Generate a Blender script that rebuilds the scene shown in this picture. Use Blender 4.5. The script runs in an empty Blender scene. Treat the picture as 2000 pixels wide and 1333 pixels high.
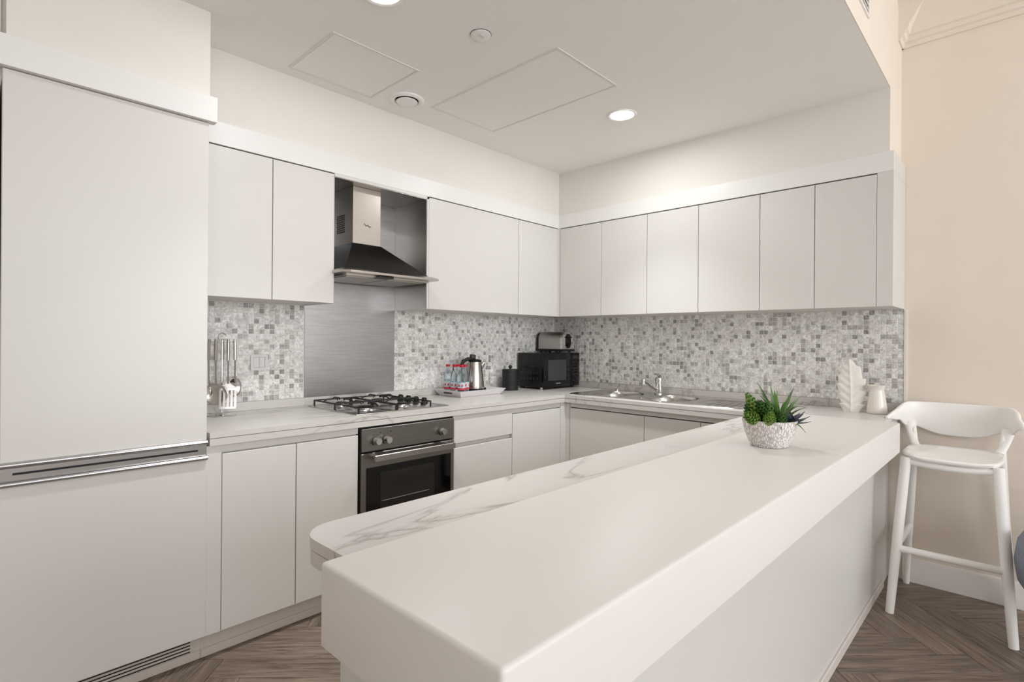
import bpy, bmesh, math, random
from mathutils import Vector, Matrix
random.seed(7)
S = bpy.context.scene
COL = S.collection
PI = math.pi

# ------------------------------------------------------------------ camera
CAM = Vector((-3.5682, -2.9069, 1.2693))
yaw, pitch, roll, FPX = math.radians(43.5719), math.radians(-.0265), math.radians(.4485), 1053.54
Fv = Vector((math.cos(yaw)*math.cos(pitch), math.sin(yaw)*math.cos(pitch), math.sin(pitch)))
Rv = Vector((math.sin(yaw), -math.cos(yaw), 0)); Uv = Rv.cross(Fv)
R2 = Rv*math.cos(roll)+Uv*math.sin(roll); U2 = Uv*math.cos(roll)-Rv*math.sin(roll)
cam = bpy.data.cameras.new('camera'); cam.sensor_width = 36; cam.lens = FPX/2000*36
cam.clip_start = .05; cam.clip_end = 60
co = bpy.data.objects.new('camera', cam); COL.objects.link(co)
m = Matrix((R2, U2, -Fv)).transposed().to_4x4(); m.translation = CAM
co.matrix_world = m
S.camera = co

# ------------------------------------------------------------------ world, daylight, exposure
W = bpy.data.worlds.new('world'); S.world = W; W.use_nodes = True
W.node_tree.nodes['Background'].inputs[0].default_value = (.97, .98, 1, 1)
W.node_tree.nodes['Background'].inputs[1].default_value = 1.2
S.view_settings.view_transform = 'Standard'; S.view_settings.look = 'None'
S.view_settings.gamma = 1; S.view_settings.use_curve_mapping = False
S.view_settings.exposure = 0.20
def area(name, loc, rot, sx, sy, power, col, shape='RECTANGLE'):
    l = bpy.data.lights.new(name, 'AREA'); l.shape = shape; l.size = sx
    if shape == 'RECTANGLE': l.size_y = sy
    l.energy = power; l.color = col
    o = bpy.data.objects.new(name, l); COL.objects.link(o); o.location = loc; o.rotation_euler = rot
    return o
# daylight entering through the two living-room windows in the rear wall (facing +y)
P_RL, P_RR, P_K1, P_K2 = 48, 76, 98, 76
DAY, KCOL = (.93, .965, 1.03), (.98, 1, 1)
area('window_daylight', (-4.9, -6.64, 1.75), (math.radians(90), 0, 0), 2.3, 2.2, P_RL, DAY)
area('window_daylight', (-1.6, -6.64, 1.75), (math.radians(90), 0, 0), 2.3, 2.2, P_RR, DAY)

# ------------------------------------------------------------------ materials
MATS = {}
def lin(r, g, b):
    f = lambda c: (c/255/12.92) if c/255 <= .04045 else ((c/255+.055)/1.055)**2.4
    return (f(r), f(g), f(b), 1)
def mat(name, col, rough=.5, metal=0., var=.04, scale=6., bump=0., bscale=80., spec=.5, trans=0., ior=1.45, coat=0., emit=0., aniso=0., stretch=None):
    M = bpy.data.materials.new(name); M.use_nodes = True; MATS[name] = M
    nt = M.node_tree; b = nt.nodes['Principled BSDF']
    b.inputs['Roughness'].default_value = rough; b.inputs['Metallic'].default_value = metal
    b.inputs['Specular IOR Level'].default_value = spec; b.inputs['IOR'].default_value = ior
    b.inputs['Transmission Weight'].default_value = trans; b.inputs['Coat Weight'].default_value = coat
    tc = nt.nodes.new('ShaderNodeTexCoord'); mp = nt.nodes.new('ShaderNodeMapping')
    nt.links.new(tc.outputs['Object'], mp.inputs[0])
    if stretch: mp.inputs['Scale'].default_value = stretch
    n = nt.nodes.new('ShaderNodeTexNoise'); n.inputs['Scale'].default_value = scale; n.inputs['Detail'].default_value = 3
    nt.links.new(mp.outputs[0], n.inputs[0])
    r = nt.nodes.new('ShaderNodeValToRGB')
    r.color_ramp.elements[0].position = .3; r.color_ramp.elements[1].position = .7
    r.color_ramp.elements[0].color = [c*(1-var) for c in col[:3]]+[1]
    r.color_ramp.elements[1].color = [min(1, c*(1+var)) for c in col[:3]]+[1]
    nt.links.new(n.outputs[0], r.inputs[0]); nt.links.new(r.outputs[0], b.inputs['Base Color'])
    if emit:
        b.inputs['Emission Color'].default_value = col; b.inputs['Emission Strength'].default_value = emit
    if bump:
        n2 = nt.nodes.new('ShaderNodeTexNoise'); n2.inputs['Scale'].default_value = bscale; n2.inputs['Detail'].default_value = 2
        nt.links.new(mp.outputs[0], n2.inputs[0])
        bp = nt.nodes.new('ShaderNodeBump'); bp.inputs['Strength'].default_value = bump; bp.inputs['Distance'].default_value = .002
        nt.links.new(n2.outputs[0], bp.inputs['Height']); nt.links.new(bp.outputs[0], b.inputs['Normal'])
    return M
mat('cabinet', lin(216, 213, 208), .32, var=.006, scale=2)
mat('fascia', lin(233, 231, 228), .36, var=.006, scale=2)
mat('carcass', lin(215, 211, 205), .5, var=.01)
mat('gap', lin(95, 88, 80), .8, var=.01)
mat('paint', lin(230, 226, 219), .7, var=.008, bump=.04, bscale=300)
mat('paint_living', lin(234, 223, 209), .7, var=.008, bump=.04, bscale=300)
mat('ceiling', lin(250, 247, 243), .8, var=.006, bump=.03, bscale=250)
mat('trim', lin(233, 229, 223), .45, var=.006)
mat('bar', lin(222, 219, 214), .42, var=.008, scale=3)
mat('plinth', lin(214, 207, 200), .4, var=.01)
mat('steel', (.50, .465, .43, 1), .30, 1., var=.03, scale=3, bump=.05, bscale=40, stretch=(60, 60, 1.2))
mat('chimney_steel', (.55, .52, .48, 1), .28, 1., var=.03, scale=3, bump=.05, bscale=40, stretch=(1.2, 60, 60))
mat('steel_h', (.50, .47, .45, 1), .30, 1., var=.08, scale=3, bump=.06, bscale=40, stretch=(1.2, 60, 60))
mat('steel_panel', (.44, .455, .475, 1), .25, 1., var=.08, scale=4, bump=.10, bscale=30, stretch=(1.5, 30, 30))
mat('sink_steel', (.55, .53, .51, 1), .21, 1., var=.06)
mat('chrome', (.75, .75, .76, 1), .10, 1., var=.02)
mat('handle_chrome', (.55, .55, .56, 1), .24, 1., var=.03)
mat('utensil', (.52, .49, .46, 1), .22, 1., var=.05)
mat('hood_black', lin(20, 18, 17), .24, var=.02, spec=.35)
mat('black', lin(16, 16, 17), .35, var=.05)
mat('black_gloss', lin(8, 8, 9), .12, var=.05)
mat('black_matte', lin(30, 31, 34), .55, var=.05)
mat('iron', lin(22, 20, 19), .5, var=.1, bump=.2)
mat('oven_glass', lin(5, 5, 5), .06, var=.05)
mat('oven_window', lin(34, 33, 30), .08, var=.15, scale=3)
mat('micro_window', lin(62, 62, 62), .15, var=.1)
mat('mark_grey', lin(150, 150, 150), .5, var=.02)
mat('mark_dark', lin(60, 52, 46), .5, var=.02)
mat('white_plastic', lin(246, 244, 240), .38, var=.006)
mat('white_gloss', lin(228, 221, 212), .12, var=.02, coat=.4)
mat('white_matte', lin(228, 222, 214), .6, var=.02)
mat('switch_white', lin(222, 220, 217), .35, var=.01)
mat('handle_steel', (.42, .40, .38, 1), .3, 1., var=.04)
mat('oven_steel', (.25, .235, .222, 1), .36, 1., var=.06, scale=3, stretch=(1.2, 60, 60))
mat('tray_white', lin(232, 228, 230), .45, var=.01)
mat('rubber', lin(70, 66, 62), .7)
mat('water', (.86, .94, .98, 1), .04, trans=1., ior=1.2, var=.01)
mat('cap_red', lin(190, 25, 45), .35)
mat('label_red', lin(205, 60, 75), .5, var=.3, scale=120)
mat('label_blue', lin(196, 208, 216), .4, var=.28, scale=110)
mat('soil', lin(38, 30, 24), .9, var=.3, scale=60, bump=.6)
mat('leaf_green', lin(84, 122, 52), .4, var=.25, scale=30)
mat('leaf_green_dark', lin(62, 98, 42), .45, var=.3, scale=40)
mat('leaf_sedum', lin(104, 134, 56), .5, var=.35, scale=60)
mat('leaf_blue', lin(62, 68, 86), .5, var=.2, scale=40)
mat('leaf_pink', lin(140, 92, 98), .5, var=.3, scale=50)
mat('fabric_grey', lin(122, 128, 138), .9, var=.18, scale=150, bump=.6, bscale=300)
mat('lamp_glow', (1, .95, .86, 1), .5, emit=3)
mat('leaf_dusk', lin(74, 78, 94), .5, var=.2, scale=40)
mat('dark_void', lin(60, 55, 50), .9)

def marble(name, base, vein, rough=.3):
    M = bpy.data.materials.new(name); M.use_nodes = True; MATS[name] = M
    nt = M.node_tree; b = nt.nodes['Principled BSDF']; b.inputs['Roughness'].default_value = rough
    tc = nt.nodes.new('ShaderNodeTexCoord'); mp = nt.nodes.new('ShaderNodeMapping')
    mp.inputs['Rotation'].default_value = (0, 0, math.radians(-20)); mp.inputs['Scale'].default_value = (1.1, 3.9, 2.6)
    nt.links.new(tc.outputs['Object'], mp.inputs[0])
    n = nt.nodes.new('ShaderNodeTexNoise'); n.inputs['Scale'].default_value = 1.7; n.inputs['Detail'].default_value = 7; n.inputs['Distortion'].default_value = .9
    nt.links.new(mp.outputs[0], n.inputs[0])
    s = nt.nodes.new('ShaderNodeMath'); s.operation = 'SUBTRACT'; s.inputs[1].default_value = .5
    a = nt.nodes.new('ShaderNodeMath'); a.operation = 'ABSOLUTE'
    nt.links.new(n.outputs[0], s.inputs[0]); nt.links.new(s.outputs[0], a.inputs[0])
    r = nt.nodes.new('ShaderNodeValToRGB'); e = r.color_ramp.elements
    e[0].position = 0; e[0].color = vein; e[1].position = .035; e[1].color = base
    e2 = r.color_ramp.elements.new(.010); e2.color = [(x*.45+y*.55) for x, y in zip(vein, base)]
    nt.links.new(a.outputs[0], r.inputs[0])
    n3 = nt.nodes.new('ShaderNodeTexNoise'); n3.inputs['Scale'].default_value = 1.3; n3.inputs['Detail'].default_value = 2
    nt.links.new(tc.outputs['Object'], n3.inputs[0])
    r3 = nt.nodes.new('ShaderNodeValToRGB'); r3.color_ramp.elements[0].position = .42; r3.color_ramp.elements[1].position = .58
    mx = nt.nodes.new('ShaderNodeMix'); mx.data_type = 'RGBA'
    nt.links.new(n3.outputs[0], r3.inputs[0]); nt.links.new(r3.outputs[0], mx.inputs[0])
    mx.inputs[6].default_value = base; nt.links.new(r.outputs[0], mx.inputs[7])
    nt.links.new(mx.outputs[2], b.inputs['Base Color'])
    return M
marble('marble', lin(207, 203, 198), lin(160, 154, 148))

def tile_mat(name, c):
    M = bpy.data.materials.new(name); M.use_nodes = True; MATS[name] = M
    nt = M.node_tree; b = nt.nodes['Principled BSDF']; b.inputs['Roughness'].default_value = .38
    g = nt.nodes.new('ShaderNodeNewGeometry')
    n = nt.nodes.new('ShaderNodeTexNoise'); n.inputs['Scale'].default_value = 40; n.inputs['Detail'].default_value = 3; n.inputs['Distortion'].default_value = 1.5
    nt.links.new(g.outputs['Position'], n.inputs[0])
    r = nt.nodes.new('ShaderNodeValToRGB'); r.color_ramp.elements[0].position = .32; r.color_ramp.elements[1].position = .66
    r.color_ramp.elements[0].color = [x*.60 for x in c[:3]]+[1]; r.color_ramp.elements[1].color = [min(1, x*1.12) for x in c[:3]]+[1]
    nt.links.new(n.outputs[0], r.inputs[0]); nt.links.new(r.outputs[0], b.inputs['Base Color'])
TILE = ['tile_pale', 'tile_cream', 'tile_light', 'tile_mid', 'tile_grey', 'tile_dark']
for n_, c_ in zip(TILE, ((244, 243, 240), (240, 237, 232), (234, 232, 228), (220, 218, 214), (194, 191, 187), (166, 164, 160))):
    tile_mat(n_, lin(*c_))
TW = [22, 22, 22, 16, 12, 6]

def wood(name, c0, c1):
    M = bpy.data.materials.new(name); M.use_nodes = True; MATS[name] = M
    nt = M.node_tree; b = nt.nodes['Principled BSDF']; b.inputs['Roughness'].default_value = .42
    tc = nt.nodes.new('ShaderNodeTexCoord'); oi = nt.nodes.new('ShaderNodeObjectInfo')
    ad = nt.nodes.new('ShaderNodeVectorMath'); ad.operation = 'ADD'
    ml = nt.nodes.new('ShaderNodeVectorMath'); ml.operation = 'SCALE'; ml.inputs[3].default_value = 13
    cx = nt.nodes.new('ShaderNodeCombineXYZ')
    for i in range(3): nt.links.new(oi.outputs['Random'], cx.inputs[i])
    nt.links.new(cx.outputs[0], ml.inputs[0]); nt.links.new(tc.outputs['Object'], ad.inputs[0]); nt.links.new(ml.outputs[0], ad.inputs[1])
    mp = nt.nodes.new('ShaderNodeMapping'); mp.inputs['Scale'].default_value = (2.2, 30, 30); nt.links.new(ad.outputs[0], mp.inputs[0])
    n = nt.nodes.new('ShaderNodeTexNoise'); n.inputs['Scale'].default_value = 2.2; n.inputs['Detail'].default_value = 8; n.inputs['Roughness'].default_value = .62; n.inputs['Distortion'].default_value = .8
    nt.links.new(mp.outputs[0], n.inputs[0])
    r = nt.nodes.new('ShaderNodeValToRGB'); e = r.color_ramp.elements
    e[0].position = .3; e[0].color = c0; e[1].position = .68; e[1].color = c1
    nt.links.new(n.outputs[0], r.inputs[0])
    hs = nt.nodes.new('ShaderNodeHueSaturation'); mr = nt.nodes.new('ShaderNodeMapRange')
    mr.inputs[3].default_value = .86; mr.inputs[4].default_value = 1.12
    nt.links.new(oi.outputs['Random'], mr.inputs[0]); nt.links.new(mr.outputs[0], hs.inputs['Value'])
    nt.links.new(r.outputs[0], hs.inputs['Color']); nt.links.new(hs.outputs[0], b.inputs['Base Color'])
    bp = nt.nodes.new('ShaderNodeBump'); bp.inputs['Strength'].default_value = .25; bp.inputs['Distance'].default_value = .001
    nt.links.new(n.outputs[0], bp.inputs['Height']); nt.links.new(bp.outputs[0], b.inputs['Normal'])
wood('wood', lin(80, 66, 56), lin(150, 133, 119))

def pot_mat():
    M = bpy.data.materials.new('pot'); M.use_nodes = True; MATS['pot'] = M
    nt = M.node_tree; b = nt.nodes['Principled BSDF']; b.inputs['Roughness'].default_value = .55
    tc = nt.nodes.new('ShaderNodeTexCoord'); mp = nt.nodes.new('ShaderNodeMapping'); mp.inputs['Scale'].default_value = (1, 1, .32)
    nt.links.new(tc.outputs['Object'], mp.inputs[0])
    v = nt.nodes.new('ShaderNodeTexVoronoi'); v.feature = 'DISTANCE_TO_EDGE'; v.inputs['Scale'].default_value = 145; nt.links.new(mp.outputs[0], v.inputs[0])
    r = nt.nodes.new('ShaderNodeValToRGB'); r.color_ramp.elements[0].position = .02; r.color_ramp.elements[1].position = .2
    r.color_ramp.elements[0].color = lin(178, 168, 166); r.color_ramp.elements[1].color = lin(236, 232, 228)
    nt.links.new(v.outputs[0], r.inputs[0]); nt.links.new(r.outputs[0], b.inputs['Base Color'])
    bp = nt.nodes.new('ShaderNodeBump'); bp.inputs['Strength'].default_value = .7; bp.inputs['Distance'].default_value = .002
    nt.links.new(v.outputs[0], bp.inputs['Height']); nt.links.new(bp.outputs[0], b.inputs['Normal'])
pot_mat()

# ------------------------------------------------------------------ mesh helpers (world coordinates)
def NB(): return bmesh.new()
def box(bm, x0, x1, y0, y1, z0, z1, bev=0, seg=2):
    x0, x1 = min(x0, x1), max(x0, x1); y0, y1 = min(y0, y1), max(y0, y1); z0, z1 = min(z0, z1), max(z0, z1)
    v = [bm.verts.new((x, y, z)) for z in (z0, z1) for y in (y0, y1) for x in (x0, x1)]
    fs = [bm.faces.new([v[i] for i in f]) for f in ((0, 2, 3, 1), (4, 5, 7, 6), (0, 1, 5, 4), (2, 6, 7, 3), (0, 4, 6, 2), (1, 3, 7, 5))]
    if bev:
        es = list({e for f in fs for e in f.edges})
        bmesh.ops.bevel(bm, geom=es, offset=bev, segments=seg, profile=.5, affect='EDGES')
    return bm
def basis(d):
    d = Vector(d).normalized(); a = Vector((0, 0, 1)) if abs(d.z) < .95 else Vector((1, 0, 0))
    u = d.cross(a).normalized(); return u, d.cross(u).normalized()
def tube(bm, pts, r, seg=8, closed=False, flat=1.0):
    pts = [Vector(p) for p in pts]; n = len(pts)
    rs = r if isinstance(r, (list, tuple)) else [r]*n
    rings = []; pu = None
    for i, p in enumerate(pts):
        if closed: d = pts[(i+1) % n]-pts[i-1]
        else: d = pts[min(i+1, n-1)]-pts[max(i-1, 0)]
        u, w = basis(d)
        if pu is not None:
            dn = d.normalized(); u = (pu-dn*pu.dot(dn)).normalized(); w = dn.cross(u)
        pu = u
        rings.append([bm.verts.new(p+(u*math.cos(2*PI*k/seg)+w*math.sin(2*PI*k/seg)*flat)*rs[i]) for k in range(seg)])
    for i in range(n if closed else n-1):
        a, b = rings[i], rings[(i+1) % n]
        for k in range(seg): bm.faces.new((a[k], a[(k+1) % seg], b[(k+1) % seg], b[k]))
    if not closed:
        bm.faces.new(rings[0][::-1]); bm.faces.new(rings[-1])
    return bm
def cyl(bm, p0, p1, r0, r1=None, seg=24):
    return tube(bm, [p0, p1], [r0, r0 if r1 is None else r1], seg)
def lathe(bm, c, prof, seg=32, sx=1., sy=1., cap0=True, cap1=True, ang0=0.):
    c = Vector(c); rings = []
    for r, z in prof:
        rings.append([bm.verts.new(c+Vector((r*math.cos(ang0+2*PI*k/seg)*sx, r*math.sin(ang0+2*PI*k/seg)*sy, z))) for k in range(seg)])
    for a, b in zip(rings, rings[1:]):
        for k in range(seg): bm.faces.new((a[k], a[(k+1) % seg], b[(k+1) % seg], b[k]))
    if cap0: bm.faces.new(rings[0][::-1])
    if cap1: bm.faces.new(rings[-1])
    return bm
def prism(bm, poly, z0, z1):
    a = [bm.verts.new((x, y, z0)) for x, y in poly]; b = [bm.verts.new((x, y, z1)) for x, y in poly]; n = len(poly)
    bm.faces.new(a[::-1]); bm.faces.new(b)
    for i in range(n): bm.faces.new((a[i], a[(i+1) % n], b[(i+1) % n], b[i]))
    return bm
def rprism(bm, poly, axis, c0, c1):
    """extrude a polygon given in the two other axes along axis"""
    def P(p, c): return {'x': (c, p[0], p[1]), 'y': (p[0], c, p[1]), 'z': (p[0], p[1], c)}[axis]
    a = [bm.verts.new(P(p, c0)) for p in poly]; b = [bm.verts.new(P(p, c1)) for p in poly]; n = len(poly)
    bm.faces.new(a[::-1]); bm.faces.new(b)
    for i in range(n): bm.faces.new((a[i], a[(i+1) % n], b[(i+1) % n], b[i]))
    return bm
def sphere(bm, c, r, sc=(1, 1, 1), seg=16):
    g = bmesh.ops.create_uvsphere(bm, u_segments=seg, v_segments=seg//2, radius=r)
    for v in g['verts']: v.co = Vector((v.co.x*sc[0], v.co.y*sc[1], v.co.z*sc[2]))+Vector(c)
    return bm
def rot(bm, c, ang, axis='Z'):
    bmesh.ops.rotate(bm, verts=bm.verts, cent=Vector(c), matrix=Matrix.Rotation(ang, 3, axis)); return bm
def wloc(o):
    l = Vector((0, 0, 0))
    while o: l = l+o.location; o = o.parent
    return l
def obj(name, bm, mt, parent=None, smooth=35, kind=None, mats=None):
    bmesh.ops.recalc_face_normals(bm, faces=bm.faces)
    vs = [v.co for v in bm.verts]
    if parent is not None: org = wloc(parent)
    else:
        org = Vector(((min(v.x for v in vs)+max(v.x for v in vs))/2, (min(v.y for v in vs)+max(v.y for v in vs))/2, min(v.z for v in vs)))
    bmesh.ops.translate(bm, verts=bm.verts, vec=-org)
    me = bpy.data.meshes.new(name); bm.to_mesh(me); bm.free()
    for k in (mats or [mt]): me.materials.append(MATS[k])
    if smooth:
        me.polygons.foreach_set('use_smooth', [True]*len(me.polygons)); me.set_sharp_from_angle(angle=math.radians(smooth))
    o = bpy.data.objects.new(name, me); COL.objects.link(o)
    if parent is not None: o.parent = parent
    else: o.location = org
    if kind: o['kind'] = kind
    return o
def tag(o, label, cat, group=None):
    o['label'] = label; o['category'] = cat
    if group: o['group'] = group
    return o
def thing(name, label, cat, loc, group=None):
    o = bpy.data.objects.new(name, None); COL.objects.link(o); o.location = loc; o.empty_display_size = .05
    return tag(o, label, cat, group)
def struct(name, bm, mt, parent=None, smooth=35):
    return obj(name, bm, mt, parent, smooth, kind=None if parent else 'structure')
B = lambda *a, **k: box(NB(), *a, **k)

# ------------------------------------------------------------------ dimensions recovered from the photograph
UA, UB = .330, .350          # front of wall cabinets (y = -UA on the left wall, x = -UB on the right wall)
ZT, ZF, ZB = 2.2256, 2.1256, 1.4554
ZC, ZH = 2.546, 3.12         # kitchen ceiling, living-room ceiling
YE = -2.411                  # edge of the lowered kitchen ceiling
CT = .900; CA, CB = .612, .624
DA = .600
YEND = -2.434                # end of the tiles and cabinets on the right wall
X0_S, X1_S = -2.193, -1.6015   # edges of the steel sheet behind the hob
XL, YR = -6.5, -6.6          # far walls of the living room

# ------------------------------------------------------------------ the setting
floor = struct('floor', B(XL-.1, .1, YR-.1, .1, -.12, -.008), 'gap')
wall_left = struct('wall_left', B(-3.5, .1, 0, .1, 0, ZC+.02), 'paint')
wall_right = struct('wall_right', B(0, .1, YR, 0, 0, ZH+.02), 'paint_living')
struct('wall_left_far', B(XL, -3.475, -.42, -.3, 0, ZC+.02), 'paint')
struct('wall_side', B(XL-.1, XL, YR, 0, 0, ZH+.02), 'paint_living')
bm = NB()
box(bm, XL, 0, YR-.12, YR, 0, .6); box(bm, XL, 0, YR-.12, YR, 2.9, ZH+.02)
for x0, x1 in ((XL, -6.1), (-3.7, -2.8), (-.4, 0)): box(bm, x0, x1, YR-.12, YR, .6, 2.9)
struct('wall_rear', bm, 'paint_living')
for i, (x0, x1) in enumerate(((-6.1, -3.7), (-2.8, -.4))):
    bm = NB()
    for a in (x0, (x0+x1)/2-.03, x1-.06): box(bm, a, a+.06, YR-.09, YR-.03, .6, 2.9)
    for z in (.6, 2.84): box(bm, x0, x1, YR-.085, YR-.035, z, z+.06)
    struct('window_%d' % (i+1), bm, 'trim')
struct('ceiling', B(XL, 0, YR, YE+.001, ZH, ZH+.12), 'ceiling')
kc = struct('ceiling_lowered', B(XL, 0, YE, 0, ZC, ZH+.02), 'ceiling')
bm = B(XL, -.0005, YE-.003, YE-.0002, ZC, ZH); box(bm, -(UB-.012), -.0005, YE-.003, YE-.0002, ZT+.0005, ZC)
struct('wall_lintel', bm, 'paint_living')
struct('wall_left_bulkhead', B(-2.858, -.001, -(UA-.012), 0, ZT, ZC), 'paint')
struct('wall_right_bulkhead', B(-(UB-.012), 0, YE, -(UA-.0121), ZT, ZC), 'paint')
struct('wall_left_fridge_bulkhead', B(-3.441, -2.858, -.590, 0, 2.204, ZC), 'paint')
# cove and crown moulding of the living-room ceiling
bm = NB()
prof = [(0, 2.862), (.012, 2.862), (.018, 2.872), (.018, 2.882), (.030, 2.888), (.036, 2.898), (.036, 2.908), (.048, 2.914), (.054, 2.926), (.054, 2.936), (.07, 2.96), (.11, 3.02), (.17, 3.07), (.26, 3.105), (.30, 3.118), (0, 3.118)]
rprism(bm, [(-a, z) for a, z in prof], 'y', YR, YE)
struct('trim_1', bm, 'paint_living', smooth=20)
bm = NB(); rprism(bm, [(YE-a*.9, z) for a, z in prof], 'x', -.125, -.0)
struct('trim_2', bm, 'paint_living', smooth=20)
# skirting board along the right wall
bm = NB(); rprism(bm, [(0, 0), (-.016, 0), (-.016, .098), (-.012, .108), (-.012, .114), (-.006, .124), (0, .126)], 'y', YR, YEND-.002)
struct('baseboard_right', bm, 'trim')
struct('trim_3', B(-.0085, 0, YEND-.012, YEND, CT+.0, ZB), 'trim')
# slot grille in the edge of the lowered ceiling
g = thing('air_grille', 'white slot air grille in the edge of the lowered ceiling', 'grille', (-1.25, YE, 2.66))
fr = NB()
for z0, z1 in ((2.650, 2.664), (2.762, 2.776)): box(fr, -1.75, -.868, YE-.009, YE-.003, z0, z1)
for x0, x1 in ((-1.75, -1.736), (-.882, -.868)): box(fr, x0, x1, YE-.009, YE-.003, 2.664, 2.762)
obj('frame', fr, 'trim', g)
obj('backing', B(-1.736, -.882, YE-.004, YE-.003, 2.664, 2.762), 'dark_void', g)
for k in range(4): obj('slat', B(-1.736, -.882, YE-.008, YE-.004, 2.676+k*.024, 2.684+k*.024), 'trim', g)

# herringbone floor
PW, PL = .12, .60; nH = 5
plank_me = {}
def in_frame(x, y, z, mrg=120):
    q = Vector((x, y, z))-CAM; d = q.dot(Fv)
    if d < .15: return False
    u = 1000+FPX*q.dot(R2)/d; v = 666.5-FPX*q.dot(U2)/d
    return -mrg < u < 2000+mrg and -mrg < v < 1333+mrg
def plank_mesh():
    bm = B(-PL/2+.0009, PL/2-.0009, -PW/2+.0009, PW/2-.0009, -.008, 0)
    top = [e for e in bm.edges if all(v.co.z > -.001 for v in e.verts)]
    bmesh.ops.bevel(bm, geom=top, offset=.0012, segments=1, affect='EDGES')
    me = bpy.data.meshes.new('plank'); bm.to_mesh(me); bm.free(); me.materials.append(MATS['wood']); return me
pm = plank_mesh(); rest = NB(); near = []
c45 = math.cos(PI/4)
for i in range(-60, 60):
    for j in range(-14, 14):
        for typ in (0, 1):
            ox, oy = i+j*nH, i-j*nH
            if typ == 0: px, py, a = ox+nH/2, oy+.5, 0
            else: px, py, a = ox+nH+.5, oy+1-nH/2, PI/2
            px *= PW; py *= PW
            x = (px-py)*c45-.66-.02; y = (px+py)*c45-2.668+.1; an = a+PI/4
            if XL+.3 < x < -.0 and YR+.3 < y < .0 or (abs(x) < .5 and YR+.3 < y < 0):
                vis = in_frame(x, y, 0) and ((x < -2.0 and -1.95 < y < -.3) or (y < -2.2)) and x < .35
                if vis: near.append((x, y, an))
                elif x < .1: 
                    n0 = len(rest.verts); t = bmesh.new(); t.from_mesh(pm)
                    t.transform(Matrix.Translation((x, y, 0)) @ Matrix.Rotation(an, 4, 'Z'))
                    tmp = bpy.data.meshes.new('t'); t.to_mesh(tmp); t.free(); rest.from_mesh(tmp); bpy.data.meshes.remove(tmp)
near.sort(key=lambda p: (p[0]-CAM.x)**2+(p[1]-CAM.y)**2)
for k, (x, y, an) in enumerate(near[:300]):
    o = bpy.data.objects.new('plank', pm); COL.objects.link(o); o.parent = floor
    o.location = Vector((x, y, 0))-floor.location; o.rotation_euler.z = an
obj('plank_field', rest, 'wood', floor, smooth=0, kind='stuff')

# mosaic tiles: pieces of the walls, set in pale grout
mat('grout', lin(236, 234, 230), .8, var=.02)
obj('grout', B(-2.862, X0_S, -.0045, 0, .9455, 1.46), 'grout', wall_left)
obj('grout', B(X1_S, -.0046, -.0045, 0, .9455, 1.46), 'grout', wall_left)
obj('grout', B(-.0045, 0, YEND, 0, .9455, 1.46), 'grout', wall_right)
TP = .0268; TZ0 = .9455
tm = {}
for n_ in TILE:
    bm = B(-TP/2+.0012, TP/2-.0012, -.0058, 0, -TP/2+.0012, TP/2-.0012)
    fr_ = [e for e in bm.edges if all(v.co.y < -.005 for v in e.verts)]
    bmesh.ops.bevel(bm, geom=fr_, offset=.0009, segments=1, affect='EDGES')
    me = bpy.data.meshes.new('mosaic_tile'); bm.to_mesh(me); bm.free(); me.materials.append(MATS[n_]); tm[n_] = me
def mosaic(wall, spots, rz):
    spots.sort(key=lambda p: (Vector(p)-CAM).length)
    bm = NB(); midx = []
    for k, p in enumerate(spots):
        t = random.choices(range(6), TW)[0]
        jit = random.uniform(-.0004, .0004)
        off = Vector((0, jit, 0)) if rz == 0 else Vector((jit, 0, 0))
        if k < 300:
            o = bpy.data.objects.new('mosaic_tile', tm[TILE[t]]); COL.objects.link(o); o.parent = wall
            o.location = Vector(p)+off-wall.location; o.rotation_euler.z = rz
        else:
            b2 = bmesh.new(); b2.from_mesh(tm[TILE[t]])
            b2.transform(Matrix.Translation(Vector(p)+off) @ Matrix.Rotation(rz, 4, 'Z'))
            for f in b2.faces: f.material_index = t
            tmp = bpy.data.meshes.new('t'); b2.to_mesh(tmp); b2.free(); bm.from_mesh(tmp); bpy.data.meshes.remove(tmp)
    obj('mosaic_field', bm, None, wall, smooth=0, kind='stuff', mats=TILE)
NR = 19
SW0, SW1 = -2.515, -2.395   # switch place (tiles run behind it)
sp = []
x = -2.195-TP/2
while x > -2.86: sp += [(x, 0, TZ0+TP*(k+.5)) for k in range(NR)]; x -= TP
x = -1.603+TP/2
while x < -.012: sp += [(x, 0, TZ0+TP*(k+.5)) for k in range(NR)]; x += TP
mosaic(wall_left, sp, 0)
sp = []; y = YEND+TP/2
while y < -.012: sp += [(0, y, TZ0+TP*(k+.5)) for k in range(NR)]; y += TP
mosaic(wall_right, sp, -PI/2)

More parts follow.
